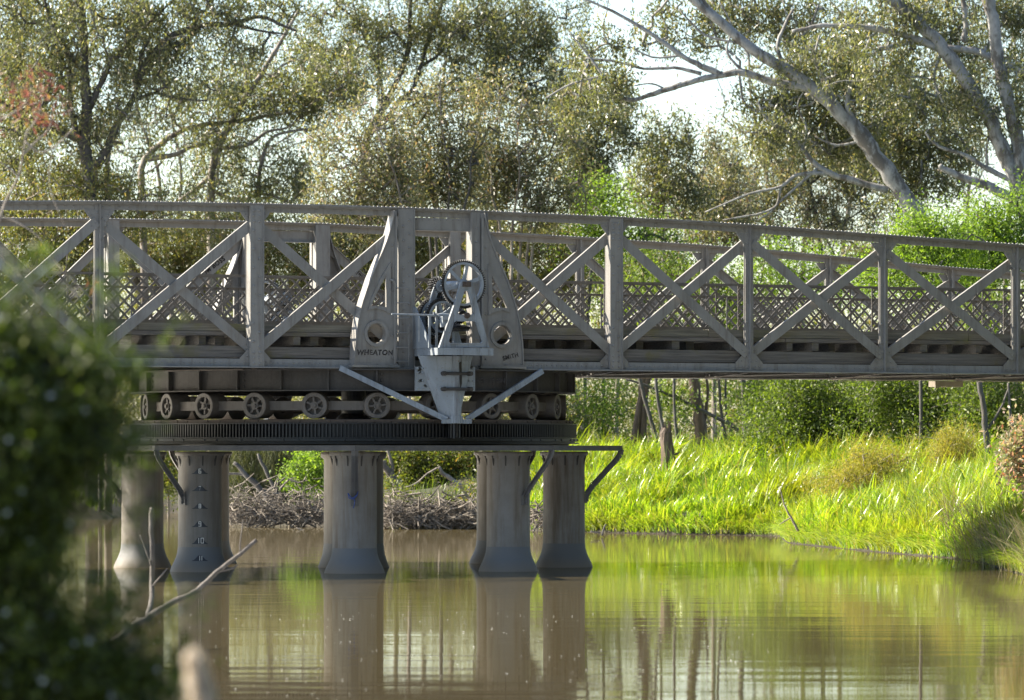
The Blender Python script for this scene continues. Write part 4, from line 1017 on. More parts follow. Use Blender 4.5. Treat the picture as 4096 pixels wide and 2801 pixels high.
tree('green_wattle', 'yellow green wattle showing through above the truss right of the tower', 'tree', 60,
 [([(1370,800),(1375,600),(1378,520),(1370,460),(1365,430)], 8, 3), ([(1378,540),(1420,510),(1450,500)], 5, 2)],
 [(1365,455,45,40,28),(1385,520,65,40,36),(1450,540,60,35,22),(1330,540,50,30,16)], L_ACACIA, DARKB, per=80, ls=.13, lw=.045, sig=.24, droop=.2)
tree('gum_tree', 'great pale gum leaning left across the sky with a long horizontal limb', 'tree', 46,
 [([(2150,720),(2100,540),(2062,458),(2010,385),(1960,318),(1900,250),(1832,190),(1770,150),(1715,118),(1640,55),(1565,-10),(1500,-70)], 54, 20),
  ([(1850,206),(1790,192),(1742,182),(1690,165),(1640,170),(1560,188),(1485,212),(1432,228),(1392,208),(1375,176),(1300,190),(1240,222)], 25, 4),
  ([(1640,170),(1592,150),(1545,126),(1500,92),(1420,42),(1360,12),(1305,-10)], 17, 5), ([(1592,168),(1530,154),(1462,156),(1400,140),(1330,132)], 11, 4), ([(1375,178),(1330,120),(1290,70)], 8, 3), ([(1545,126),(1480,130),(1420,100)], 7, 3),
  ([(2015,432),(1945,412),(1888,396),(1850,372),(1822,340),(1802,312),(1742,270),(1720,230)], 20, 5), ([(1886,394),(1812,396),(1772,424),(1702,440),(1600,482)], 13, 4), ([(1858,380),(1790,440),(1740,480),(1640,500)], 9, 4),
  ([(1978,350),(1972,312),(1942,276),(1922,240),(1930,190)], 24, 8), ([(1715,118),(1690,90),(1610,20),(1570,-40)], 15, 8), ([(1790,170),(1765,110),(1780,60),(1800,20)], 13, 6), ([(1700,130),(1680,100),(1600,80),(1540,20)], 8, 4), ([(1900,250),(1880,190),(1850,140),(1860,80)], 12, 5), ([(1690,165),(1650,120),(1660,60),(1630,0)], 8, 3), ([(1822,340),(1830,290),(1810,240),(1830,200)], 9, 3), ([(1560,188),(1520,205),(1480,190),(1440,195)], 7, 3), ([(1772,424),(1760,470),(1720,500)], 7, 3), ([(1960,318),(1900,330),(1850,310)], 9, 4)],
 [(1490,60,60,24,8),(1600,30,70,30,12),(1700,50,70,40,18),(1800,40,70,50,22),(1395,190,50,35,14),(1330,220,55,35,14),(1330,120,50,40,12),(1400,90,40,25,5),(1840,140,80,45,26),(1780,230,75,45,28),(1870,260,90,55,36),(1960,220,80,60,30),(1910,330,80,40,28),(1740,310,50,30,14),(1560,100,40,20,4),(1650,-50,150,40,20)],
 L_DARK, GUM, group=GR, den=1.05, back=3.5, deep=.6, front=.1)
tree('gum_tree', 'massive blue-white gum with twin forked trunks filling the upper right corner', 'tree', 44,
 [([(2420,760),(2372,600),(2335,500),(2312,440),(2298,390),(2272,330),(2232,245),(2182,165),(2130,100),(2075,45),(2025,0),(1960,-60)], 50, 28),
  ([(2338,500),(2316,390),(2308,310),(2288,230),(2266,140),(2256,60),(2240,-10),(2225,-80)], 40, 30), ([(2160,125),(2090,92),(2000,68),(1905,58),(1842,62),(1798,72)], 20, 9), ([(2300,470),(2330,478),(2278,440),(2225,415),(2182,402),(2142,384),(2134,376)], 34, 12),
  ([(2312,415),(2245,386),(2190,352),(2130,332),(2100,300)], 16, 6), ([(2262,240,3),(2256,300,3),(2276,362,3),(2306,420,2)], 24, 20), ([(2182,-20),(2192,60),(2184,95)], 12, 16), ([(2400,190,8),(2330,166,8),(2262,138,8),(2212,116,8),(2130,108,8),(2078,96,8),(2022,104,8),(1992,112,8)], 26, 14), ([(2140,110),(2120,180),(2150,250)], 8, 4), ([(2240,386),(2240,330),(2260,270)], 7, 3)],
 [(2050,50,80,45,26),(2130,40,80,50,28),(2200,230,70,70,30),(2080,230,90,65,40),(2130,340,80,55,36),(2020,320,80,55,34),(2310,110,30,70,14),(2300,20,60,50,20),(2200,120,50,50,14),(1960,80,60,45,20),(2010,160,70,40,22),(2330,260,30,70,12),(2090,420,80,35,26),(2150,-60,200,50,40)],
 L_DARK, GUM, group=GR, den=1.0, back=9, deep=.5, front=.1)
tree('gum_tree', 'thin dark gum with sparse brown leaves behind the leaning gum', 'tree', 84,
 [([(1870,800),(1862,560),(1850,480),(1836,420),(1822,350),(1830,280)], 13, 6), ([(1850,480),(1800,440),(1760,380)], 8, 3), ([(1836,420),(1880,380),(1900,330)], 7, 3), ([(1855,520),(1920,500),(1980,460)], 8, 3)],
 [(1800,360,80,50,24),(1740,340,55,40,14),(1890,400,80,50,30),(1780,450,90,40,26),(1960,440,70,50,28),(1690,470,60,40,16),(1860,510,90,30,22),(1960,360,50,40,16)], L_BROWN, DARKB, den=1.3)
tree('gum_tree', 'straggly olive gum behind the truss between tower and leaning gum', 'tree', 78,
 [([(1620,800),(1615,620),(1600,520),(1590,440),(1600,370)], 12, 4), ([(1600,520),(1650,450),(1660,390)], 8, 3), ([(1600,520),(1540,480),(1520,440)], 7, 3)],
 [(1595,440,60,50,22),(1650,400,45,50,16),(1560,500,80,35,24),(1680,480,60,40,20),(1640,540,90,30,22),(1620,330,30,35,6)], L_BROWN, PALEB, den=1.2)
WG = 'bright green wattles on the right bank'
tree('green_wattle', 'bright feathery green wattle at the foot of the leaning gum', 'tree', 38,
 [([(2090,900),(2088,700),(2085,600),(2080,520),(2075,480)], 9, 4), ([(2086,620),(2140,570),(2170,530)], 6, 2), ([(2086,620),(2040,570),(2020,530)], 6, 2)],
 [(2085,520,45,26,26),(2150,550,50,32,30),(2060,575,40,32,22),(2110,620,70,32,32),(2000,625,45,26,16)], L_ACACIA, DARKB, per=105, ls=.12, lw=.04, sig=.24, droop=.1, group=WG)
tree('green_wattle', 'bright feathery green wattle under the broken stub of the right-hand gum', 'tree', 40,
 [([(2260,900),(2255,700),(2250,600),(2240,500),(2235,450)], 9, 4), ([(2252,620),(2300,560),(2320,500)], 6, 2), ([(2252,620),(2210,560),(2190,500)], 6, 2)],
 [(2240,505,45,26,24),(2215,550,50,34,30),(2300,545,36,40,26),(2260,600,66,34,34),(2195,630,50,28,22),(2315,470,28,34,14)], L_ACACIA, DARKB, per=105, ls=.12, lw=.04, sig=.24, droop=.1, group=WG)
tree('green_wattle', 'low pale green wattle seen through the truss bays right of the middle', 'tree', 60,
 [([(1700,900),(1720,700),(1730,620),(1740,570)], 7, 3), ([(1722,680),(1790,620),(1830,590)], 5, 2), ([(1722,680),(1660,620),(1630,590)], 5, 2)],
 [(1740,590,70,35,24),(1840,600,80,35,24),(1650,620,70,35,22),(1920,640,70,35,18),(1560,640,60,35,14),(1760,660,120,30,26)], L_ACACIA, PALEB, per=80, ls=.13, lw=.045, sig=.28, droop=.2, group=WG)
# olive foliage seen through the bridge
BG = 'olive gums seen through the bridge'
for lab, Y, limbs, blobs in (
 ('olive gum with pale trunks seen through the bays at the far left', 62, [([(100,900),(95,700),(85,600),(60,520)], 24, 10), ([(92,680),(150,600),(190,540)], 16, 8), ([(-60,560),(20,590),(70,580),(120,560)], 16, 9), ([(95,700),(30,640),(-20,620)], 12, 6)], [(70,560,110,55,50),(180,560,90,55,42),(60,640,110,50,40),(0,500,80,50,28),(160,640,80,50,30)]),
 ('olive gum with a pale leaning trunk behind the bays left of the tower', 77, [([(340,900),(335,720),(310,640),(290,560),(300,500)], 30, 14), ([(330,700),(390,610),(430,560)], 20, 8), ([(300,600),(255,560),(230,520)], 12, 6), ([(440,900),(425,720),(440,640),(470,580)], 14, 8)], [(290,540,80,50,40),(390,560,90,55,48),(350,630,110,50,44),(460,540,70,50,34),(470,640,80,45,30)]),
 ('olive gum behind the far tower bracket', 62, [([(610,900),(620,720),(600,620),(620,540)], 16, 7), ([(616,690),(690,610),(730,560)], 11, 5)], [(590,560,80,50,42),(690,570,80,55,44),(640,640,100,45,36),(760,540,60,50,28),(560,500,90,30,24)]),
 ('olive gum filling the bay left of the winch', 60, [([(820,900),(815,720),(830,620),(820,540)], 16, 7), ([(816,690),(880,600),(910,550)], 10, 5)], [(810,560,80,55,46),(890,540,70,50,38),(850,640,100,45,40),(930,600,60,50,30)]),
 ('olive gum with slim pale stems right of the winch', 66, [([(1190,900),(1210,700),(1250,600),(1270,540)], 13, 6), ([(1120,900),(1140,700),(1150,600),(1130,520)], 11, 5), ([(1205,720),(1180,640),(1200,560)], 9, 4)], [(1050,560,70,50,34),(1130,550,80,50,40),(1230,550,80,50,40),(1160,640,120,45,46),(1290,600,70,45,30),(1000,630,70,40,26)]),
 ('drab olive gum behind the truss bays towards the right end', 88, [([(1400,900),(1410,720),(1420,620),(1400,560)], 11, 5), ([(1410,700),(1470,620),(1510,580)], 8, 4)], [(1430,600,80,40,28),(1520,590,80,40,26),(1450,670,120,35,30),(1900,560,120,40,34),(1990,600,70,35,18)])):
    tree('gum_tree', lab, 'tree', Y, limbs, blobs, L_OLIVE, PALEB, per=100, ls=.155, lw=.046, group=BG, den=1.2)

FG = 'tall gums further back'
def far_gum(lab, Y, xs_, y0, blobs, leaf=L_DARK):
    limbs = []
    for k, (xa, xb, yt) in enumerate(xs_): limbs.append(([(xa, 800), (xa+(xb-xa)*.3, 520), (xa+(xb-xa)*.55+12, 380), (xa+(xb-xa)*.8-8, (380+yt)/2), (xb, yt)], 13, 4))
    tree('gum_tree', lab, 'tree', Y, limbs, blobs, leaf, PALEB, per=60, ls=.19, lw=.055, sig=.34, twig=.02, group=FG, den=1.15, step=.7)
far_gum('pale distant gum showing between the forked gum and the spreading gum', 112, [(420,380,40),(440,520,60),(400,300,120)], 0, [(140,250,160,110,40),(330,160,150,90,44),(500,90,130,60,30),(300,330,180,70,44),(520,330,150,70,40),(640,150,110,60,24),(660,300,110,60,28)])
far_gum('pale distant gum filling in behind the tower and the open forked gum', 116, [(900,860,60),(960,1020,90),(1020,1120,60)], 0, [(760,120,110,70,26),(900,200,120,60,26),(1050,130,130,90,44),(1180,120,110,90,44),(860,380,160,80,44),(1120,330,160,100,56),(1270,250,70,90,26),(960,60,120,40,16)])
far_gum('pale distant gum behind the leaning gum', 110, [(1760,1700,60),(1820,1840,30),(1900,1960,60)], 0, [(1700,60,110,50,24),(1820,110,130,80,40),(1960,160,130,90,44),(1880,330,150,90,54),(1700,380,110,80,34),(2060,300,130,110,50),(1590,440,90,60,22),(1620,60,60,30,8)])
far_gum('pale distant gum behind the twin forked gum at the right edge', 114, [(2200,2180,40),(2280,2300,60)], 0, [(2120,150,120,90,40),(2260,180,110,110,44),(2250,60,110,60,30),(2200,350,140,80,44)])
# below the deck, right bank
def pole(name, label, cat, Y, limbs, bk, group=None, blobs=(), leaf=L_GREEN, **kw):
    return tree(name, label, cat, Y, limbs, list(blobs), leaf, bk, group=group, **kw)
PT = 'bare trunks on the right bank under the bridge'
pole('bank_tree', 'reddish brown twin trunk nearest the pier on the grassy bank', 'tree', 52, [([(1436,1035),(1443,980),(1456,900),(1462,820),(1470,700)], 24, 16), ([(1462,1035),(1460,980),(1464,900),(1478,820),(1500,700)], 20, 14)], BROWNB, PT, [(1470,640,70,40,20)])
pole('bank_tree', 'slim grey trunk leaning left across the brown twin trunk', 'tree', 49, [([(1500,1035),(1482,970),(1462,900),(1448,840),(1430,740)], 12, 8)], DARKB, PT, [(1420,700,50,40,14)])
pole('bank_tree', 'slim grey trunk rising just behind the broken stump', 'tree', 47, [([(1512,1010),(1500,950),(1492,900),(1488,850),(1480,740)], 10, 8)], DARKB, PT, [(1480,700,50,40,14)])
pole('bank_tree', 'thin straight dark pole standing right of the broken stump', 'tree', 48, [([(1540,1030),(1533,960),(1530,900),(1530,840),(1535,720)], 9, 6)], DARKB, PT, [(1535,690,50,40,14)])
pole('bank_tree', 'thick rough brown trunk right of the stump under the deck', 'tree', 51, [([(1592,1010),(1588,950),(1578,890),(1572,830),(1560,700)], 32, 24), ([(1598,960),(1606,900),(1604,860)], 10, 6)], BROWNB, PT, [(1560,640,80,40,20)])
pole('bank_tree', 'dark trunk with one long bough sloping down from the left', 'tree', 50, [([(1692,1008),(1694,950),(1690,900),(1684,840),(1680,720)], 22, 12), ([(1690,1000),(1668,970),(1620,945),(1560,915),(1480,880),(1420,860)], 12, 6)], DARKB, PT, [(1680,690,60,40,16),(1540,890,30,20,6)])
pole('bank_tree', 'pair of thin dark stems between the brown trunk and the dark trunk', 'tree', 54, [([(1650,1010),(1640,960),(1634,900),(1630,840),(1628,760)], 9, 6), ([(1668,1010),(1652,960),(1646,900),(1650,840)], 7, 5)], DARKB, PT, [(1640,720,50,40,14)])
pole('bank_tree', 'slim whitish stem beside the big green bush', 'tree', 46, [([(1764,1015),(1757,960),(1752,900),(1742,840),(1730,740)], 9, 6)], PALEB, PT, [(1740,890,30,25,6),(1700,900,35,25,8)])
pole('bank_tree', 'dark forked trunk behind the yellow shrubs on the right', 'tree', 34, [([(2246,1050),(2238,990),(2232,930),(2222,870),(2200,760)], 18, 12), ([(2238,980),(2270,930),(2290,880)], 7, 5), ([(2300,980),(2292,930),(2288,870)], 8, 6)], DARKB, PT, [(2220,720,60,40,16)])
# the broken stump
m = MB(); Ys = 40; P = [np.array(ad(x, y, Ys)) for x, y in ((1521,1092),(1519,1065),(1515,1035),(1512,1005),(1511,985),(1513,972))]; mp = K/pxm(Ys)
m.tube(P, [22*mp*.9,17*mp,15*mp,14*mp,13*mp,10*mp], 14); top = P[-1]
for i in range(13):
    a = 2*PI*i/13; r_ = 9*mp; m.tube([top+np.array([r_*math.cos(a), r_*math.sin(a), -.15]), top+np.array([r_*.9*math.cos(a), r_*.9*math.sin(a), R.uniform(-.05,.22)])], [.05,.012], 4)
for s_, dx in ((1,.3),(-1,-.15)): m.tube([P[1]+np.array([dx*.4,-.1,0]), P[0]+np.array([dx,-.15,-.05])], [.09,.04], 6)
m.tube([P[2]+np.array([.1,0,0]), P[2]+np.array([.35,0,.1])], [.06,.02], 6)
for k, v in enumerate(m.v):
    if k < 84: m.v[k] = tuple(np.array(v)+R.normal(size=3)*.018)
so = m.build('tree_stump', BROWNB, loc=tuple(P[0])); tag(so, 'jagged broken tree stump standing in the bright grass', 'stump')
# shrubs
def shrub(name, label, Y, blobs, leaf, per=90, ls=.09, lw=.035, sig=.22, group=None, bk=PALEB, stem=None, **kw):
    x = sum(b[0] for b in blobs)/len(blobs); y = max(b[1]+b[3] for b in blobs); yt = min(b[1] for b in blobs)
    limbs = stem or [([(x, y+6), (x-6, (y+yt)/2), (x-10, yt)], 6, 2), ([(x, y), (x+20, (y+yt)/2), (x+40, yt+10)], 5, 2), ([(x, y), (x-30, (y+yt)/2), (x-50, yt+12)], 5, 2)]
    return tree(name, label, 'shrub', Y, limbs, blobs, leaf, bk, per=per, ls=ls, lw=lw, sig=sig, droop=kw.pop('droop', 0.), group=group, step=.3, twig=.006, **kw)
SB = 'shrubs on the grassy right bank'
shrub('shrub', 'sunny olive yellow shrub beside the pier below the deck', 57, [(1350,900,50,40,34),(1400,950,55,45,40),(1335,970,45,40,28),(1390,890,60,30,22),(1340,1010,40,20,12)], L_ACACIA, per=70, group=SB)
shrub('shrub', 'big rounded dark green bush under the middle of the right span', 42, [(1800,920,60,60,60),(1880,930,80,65,80),(1960,920,60,60,54),(1850,980,100,40,60),(1780,980,50,30,24)], L_GREEN, per=110, ls=.11, lw=.045, group=SB)
shrub('shrub', 'feathery deep green wattle bush right of the rounded bush', 40, [(2050,900,60,40,40),(2120,920,70,55,54),(2070,960,70,45,44),(2180,900,60,50,40),(2000,870,50,30,20)], L_GREEN, per=110, ls=.12, lw=.035, group=SB)
shrub('shrub', 'shadowy green bush below the deck at the right edge', 38, [(2200,960,60,50,40),(2280,900,60,50,40),(2310,960,50,60,34),(2240,880,50,30,20)], L_GREEN, per=90, ls=.12, lw=.04, group=SB)
shrub('shrub', 'small fresh green tree tops around the bare trunks', 56, [(1545,940,34,34,12),(1640,880,40,26,12),(1720,890,40,30,14),(1735,960,34,34,12),(1500,900,26,26,6)], L_ACACIA, per=70, group=SB)
shrub('shrub', 'pointed golden green broom shrub on the right', 30, [(2165,1035,42,34,60),(2170,1010,28,22,26),(2180,1055,40,20,24)], L_YELLOW, per=120, ls=.10, lw=.014, sig=.13, droop=-.9, group=SB)
shrub('shrub', 'loose golden green broom shrub spilling down the bank', 28, [(1985,1050,45,22,34),(1950,1080,45,28,36),(1910,1095,36,24,24),(2040,1048,28,18,14),(1960,1030,24,16,8)], L_YELLOW, per=110, ls=.10, lw=.014, sig=.15, droop=-.9, group=SB)
shrub('shrub', 'pink tipped leafy shrub at the right edge above the water', -3, [(2318,1010,26,26,12),(2312,1045,28,26,12),(2340,1040,34,44,20),(2345,985,34,26,10),(2280,1022,12,8,3),(2345,1090,24,34,10)], L_PINK, per=46, ls=.11, lw=.045, sig=.13, droop=.4, group=SB, stem=[([(2350,1195),(2335,1120),(2312,1050),(2300,1010)],6,2),([(2335,1120),(2350,1060),(2340,1000)],5,2)])
# left bank under the deck, seen between the columns
LB = 'shrubs on the far bank seen between the pier columns'
shrub('casuarina', 'drab streaky sheoak with hanging needles between the first columns', 50, [(560,1050,40,40,44),(620,1060,36,40,40),(585,1110,50,30,34),(530,1090,30,40,22),(650,1110,30,26,16)], L_REED, per=150, ls=.34, lw=.014, sig=.16, droop=2.4, group=LB, bk=DARKB)
shrub('shrub', 'bright lime green shrub left of the front column', 47, [(690,1055,34,22,20),(715,1085,28,28,18),(660,1085,22,14,8)], L_ACACIA, per=72, ls=.11, lw=.05, sig=.15, group=LB)
shrub('shrub', 'sunlit yellow green bush right of the front column', 50, [(920,1050,50,34,44),(990,1060,56,36,56),(1050,1050,44,34,40),(1010,1105,60,30,44),(930,1100,40,30,22),(1090,1090,34,40,26)], L_SCRUB, per=80, ls=.12, lw=.05, sig=.17, group=LB)
shrub('shrub', 'green bush glimpsed between the two right pier columns', 52, [(1205,1050,34,30,30),(1215,1100,34,34,30),(1240,1140,24,30,16)], L_SCRUB, per=70, ls=.12, lw=.05, sig=.16, group=LB)
shrub('shrub', 'hazy green bank bush glimpsed between the two left columns', 66, [(385,1060,34,40,34),(400,1010,40,30,24),(360,1090,30,30,18)], L_SCRUB, per=70, ls=.12, lw=.05, sig=.18, group=LB)
shrub('shrub', 'tangled olive thicket behind the left rollers', 56, [(480,920,90,30,46),(620,930,90,30,50),(520,970,90,30,44),(700,970,80,30,40)], L_OLIVE, per=60, group=LB, droop=.5)
shrub('shrub', 'tangled olive thicket behind the middle rollers', 58, [(790,930,90,30,48),(900,940,90,30,48),(850,985,100,30,46),(980,975,80,30,36)], L_OLIVE, per=60, group=LB, droop=.5)
shrub('shrub', 'tangled olive thicket behind the right rollers', 57, [(1080,930,90,30,48),(1190,935,90,30,50),(1120,985,100,30,46),(1240,985,70,30,36),(1300,940,40,40,20)], L_OLIVE, per=60, group=LB, droop=.5)
shrub('shrub', 'dim bank bush behind the foreground shrub\'s upper right side', 60, [(230,900,90,40,40),(300,930,60,40,26),(120,900,90,40,36),(250,990,80,40,30)], L_OLIVE, per=60, group=LB, droop=.5)

shrub('shrub', 'dark leafy bank growth behind the streaky sheoak', 60, [(560,1060,90,50,60),(660,1060,90,50,60),(600,1110,110,40,50),(520,1010,60,40,30),(720,1100,50,50,30)], L_SCRUB, per=70, ls=.13, lw=.05, sig=.2, group=LB)
shrub('shrub', 'dark leafy bank growth behind the sunlit bush', 62, [(920,1060,90,50,60),(1020,1060,90,50,60),(970,1110,110,40,50),(1090,1060,60,50,40),(1190,1080,60,50,34)], L_SCRUB, per=70, ls=.13, lw=.05, sig=.2, group=LB)
shrub('shrub', 'brown leafy scrub tumbling to the waterline right of the front column', 42.6, [(885,1140,36,30,18),(950,1150,34,26,12),(1035,1145,40,26,16),(1085,1130,30,40,22)], L_SCRUB, per=60, ls=.11, lw=.045, sig=.17, group=LB)
# leaning limbs, driftwood
def limb(name, label, Y, lines, bk, cat='branch', group=None):
    m = MB(); mpx = K/pxm(Y)
    for pts, a, b in lines:
        P = [np.array(ad(p[0], p[1], Y+(p[2] if len(p) > 2 else 0))) for p in pts]; L = len(P)
        Pm, rm = smooth_path(P, [(a+(b-a)*k/(L-1))*mpx/2 for k in range(L)], 4)
        for q in range(1, len(Pm)-1): Pm[q] = Pm[q]+R.normal(size=3)*rm[q]*.2
        m.tube(Pm, rm, 7)
    o = m.build(name, bk, smooth=True, loc=tuple(ad(*lines[0][0][0][:2], Y))); return tag(o, label, cat, group)
FL = 'fallen limbs along the far waterline'
limb('fallen_limb', 'thick grey limb leaning up to the left right of the front column', 46, [([(945,1150),(910,1110),(885,1075),(870,1045)], 22, 14), ([(892,1085),(888,1050),(880,1020)], 10, 6), ([(915,1105),(905,1085)], 7, 4)], DRIFT, group=FL)
limb('fallen_limb', 'brown limb sloping down to the right of the middle gap', 45, [([(1075,1130),(1040,1100),(1010,1078),(995,1060)], 13, 8), ([(995,1062),(970,1075),(940,1100),(890,1112)], 5, 3)], PALEB, group=FL)
limb('fallen_limb', 'pale limb leaning between the two right columns', 46, [([(1235,1195),(1215,1150),(1200,1110),(1196,1080)], 22, 14), ([(1225,1150),(1236,1090),(1240,1050)], 12, 8)], DRIFT, group=FL)
limb('fallen_limb', 'thin stick slanting into the water by the right columns', 44, [([(1072,1205),(1055,1170),(1030,1130)], 9, 5), ([(1055,1170),(1020,1140),(990,1130)], 5, 3)], DARKB, group=FL)
limb('fallen_limb', 'dark broken limb in the streaky thicket', 47, [([(640,1170),(600,1120),(560,1080),(530,1050)], 20, 8), ([(600,1120),(640,1090),(680,1060)], 6, 3), ([(560,1080),(520,1075),(470,1085)], 7, 3), ([(640,1140),(600,1060),(585,1030)], 11, 6)], DARKB, group=FL)
limb('fallen_limb', 'pale stick floating low by the front column', 40, [([(740,1214),(700,1206),(672,1198)], 6, 3), ([(716,1209),(704,1222)], 3, 2)], DRIFT, group=FL)
limb('fallen_limb', 'bleached branch among the grass just beyond the last column', 44, [([(1335,1078),(1360,1082),(1385,1100),(1400,1108)], 13, 8), ([(1372,1090),(1380,1074)], 6, 3), ([(1385,1100),(1398,1085),(1412,1078)], 4, 3)], DRIFT, group=FL)
limb('fallen_limb', 'thin grey stick leaning out of the shaded grass hollow', 20, [([(1812,1206),(1795,1175),(1780,1145),(1770,1105)], 7, 2), ([(1795,1175),(1770,1190)], 4, 2)], DRIFT, group=FL)
limb('fallen_limb', 'short dark stick poking from the water beside the last column', 30, [([(1366,1216),(1372,1196),(1376,1190)], 5, 3), ([(1340,1206),(1362,1210)], 4, 3)], DARKB, group=FL)
# tangled drift along the waterline: nobody could count these twigs
m = MB(); P0, P1, R0, R1 = [], [], [], []
for (x0, x1, yy, n, hgt) in ((500,745,1180,1300,62),(860,1095,1184,2000,46),(1195,1250,1190,200,40),(250,330,1150,160,30)):
    for i in range(n):
        x = rnd.uniform(x0, x1); h_ = abs(rnd.gauss(0,.5))*hgt; Yt = wl(x, yy+17)[1]+rnd.uniform(-.5,.9); p = np.array(ad(x, yy-h_+rnd.uniform(-2,8), Yt))
        a = rnd.uniform(0, 2*PI); e = rnd.gauss(0,.45); L = rnd.uniform(.15,.75); d = np.array([math.cos(a)*math.cos(e), math.sin(a)*math.cos(e), math.sin(e)])*L
        k = p+d*.5+np.array([0,0,.1])*rnd.uniform(-1,1); r_ = rnd.choice((.008,.010,.014,.03))*rnd.uniform(.7,1.2)
        P0 += [p, k]; P1 += [k, p+d]; R0 += [r_, r_*.8]; R1 += [r_*.8, r_*.4]
V, Qd = segs(P0, P1, R0, R1, 4); tag(link('driftwood_tangle', np_mesh('driftwood_tangle', V, Qd, DRIFT)), 'tangled pale driftwood and dead twigs along the far waterline', 'driftwood', kind='stuff')

# ------------------------------------------------------------------ grass on the right bank
def blades(P, H, W_, lean, n=4, ld=None):
    N = len(P); a = R.uniform(0, 2*PI, N) if ld is None else ld; d = np.stack([np.cos(a), np.sin(a), np.zeros(N)], 1); s_ = np.stack([-np.sin(a+R.normal(0,.6,N)), np.cos(a), np.zeros(N)], 1)
    t_ = np.linspace(0,1,n+1)[None,:,None]; c = P[:,None,:]+np.array([0,0,1.])*H[:,None,None]*(t_-.35*lean[:,None,None]*t_**2.4)+d[:,None,:]*(H*lean)[:,None,None]*.75*t_**1.8
    wd = W_[:,None,None]*np.array([1,1,.9,.6,.08])[None,:n+1,None]*.5; A, Bq = c+s_[:,None,:]*wd, c-s_[:,None,:]*wd
    V = np.stack([A, Bq], 2).reshape(-1,3); b = (np.arange(N)*2*(n+1))[:,None]; k = (np.arange(n)*2)[None]
    return V, np.stack([b+k, b+k+1, b+k+3, b+k+2], 2).reshape(-1,4)
NB = 190000; P = np.stack([R.uniform(1, 22, NB), R.uniform(-6, 56, NB)], 1)
ins = inside(P, LAND); P = P[ins]; dd = pdist(P, np.array(EDGE), False)
fx_ = CX+(XH+300)*(P[:,1]-CY)/F
lx = 3.6+hum(P,.5)*.7+np.clip(P[:,1]-40,0,99)*.02
keep = (P[:,0] < fx_) & (P[:,0] > lx) & (R.random(len(P)) < np.clip(1.25-dd/34,.25,1)) & (dd < 34)
P, dd = P[keep], dd[keep]; Z = height(P); NCl = 5200; ci = R.integers(0, len(P), NCl); CC = P[ci]; per_ = R.poisson(26, NCl); own = np.repeat(np.arange(NCl), per_); Hc = np.clip(.60+.33*hum(CC,.9,2)+R.normal(0,.17,NCl), .22, 1.35)
offp = R.normal(0, .13, (len(own),2)); P = CC[own]+offp; good = inside(P, LAND) & (P[:,0] > 3.2); P, own, offp = P[good], own[good], offp[good]; dd = pdist(P, np.array(EDGE), False)
Z = height(P); H = Hc[own]*R.uniform(.6,1.15,len(P))*(.8+.4*np.clip(dd/3,0,1)); lean = np.clip(R.normal(.75,.3,len(P)), .15, 1.5); tod0 = np.arctan2(offp[:,1],offp[:,0])+R.normal(0,.5,len(P))
P3 = np.column_stack([P, Z-.03]); tod = np.where(dd < .8, -PI/2+R.normal(0,.8,len(P)), tod0)
# blades drooping over the water's edge
ed = np.array(EDGE); ex = []
for (x0, y0), (x1, y1) in zip(ed, ed[1:]):
    L = math.hypot(x1-x0, y1-y0)
    if max(x0, x1) < 4.2 or min(y0, y1) < -14: continue
    n = int(L*95); t_ = R.random(n); ins_ = np.abs(R.normal(0,.28,n)); nx_, ny_ = -(y1-y0)/L, (x1-x0)/L
    s_ = 1 if inside(np.array([[(x0+x1)/2+nx_*.1, (y0+y1)/2+ny_*.1]]), LAND)[0] else -1
    q = np.column_stack([x0+(x1-x0)*t_+s_*nx_*ins_, y0+(y1-y0)*t_+s_*ny_*ins_]); keepq = hum(q,.9,4) > -1.0; q = q[keepq]
    ex.append(np.column_stack([q, height(q)-.01, np.full(len(q), math.atan2(-s_*ny_, -s_*nx_))]))
ex = np.concatenate(ex); ne = len(ex); eh = R.uniform(.28,.62,ne)
P3 = np.concatenate([P3, ex[:,:3]]); H = np.concatenate([H, eh]); lean = np.concatenate([lean, R.uniform(.9,2.1,ne)]); tod = np.concatenate([tod, ex[:,3]+R.normal(0,.6,ne)])
V, Qd = blades(P3, H, R.uniform(.016,.042,len(P3)), lean, ld=tod)
tag(link('tall_grass', np_mesh('tall_grass', V, Qd, L_GRASS)), 'lush bright green tall grass covering the right bank', 'grass', kind='stuff')
# short grass and litter further back and on the shaded left bank
NB = 60000; P = np.stack([R.uniform(-20, 30, NB), R.uniform(40, 100, NB)], 1); P = P[inside(P, LAND)]; dd = pdist(P, np.array(EDGE), False); P = P[dd > .4]
V, Qd = blades(np.column_stack([P, height(P)-.02]), np.clip(R.normal(.34,.12,len(P)),.1,.8), R.uniform(.015,.03,len(P)), np.clip(R.normal(.5,.2,len(P)),.1,1))
tag(link('undergrowth', np_mesh('undergrowth', V, Qd, L_GREEN)), 'low green undergrowth beneath the far bank trees', 'undergrowth', kind='stuff')
# dry reeds lying over the water at the right
q = []
for _ in range(700):
    x = rnd.uniform(2150,2420); e_ = np.interp(x, [2160,2235,2300,2420],[1267,1279,1299,1330]); X_, Y_ = wl(x, e_+rnd.uniform(-16,5)); q.append((X_, Y_, max(0, h1(X_, Y_))))
q = np.array(q)
V, Qd = blades(q, R.uniform(.5,1.5,len(q)), R.uniform(.010,.02,len(q)), R.uniform(.35,1.25,len(q)), ld=PI+R.normal(0,.6,len(q)))
tag(link('dry_reeds', np_mesh('dry_reeds', V, Qd, L_DRY)), 'straw coloured dry reeds leaning over the water at the right edge', 'reeds', kind='stuff')

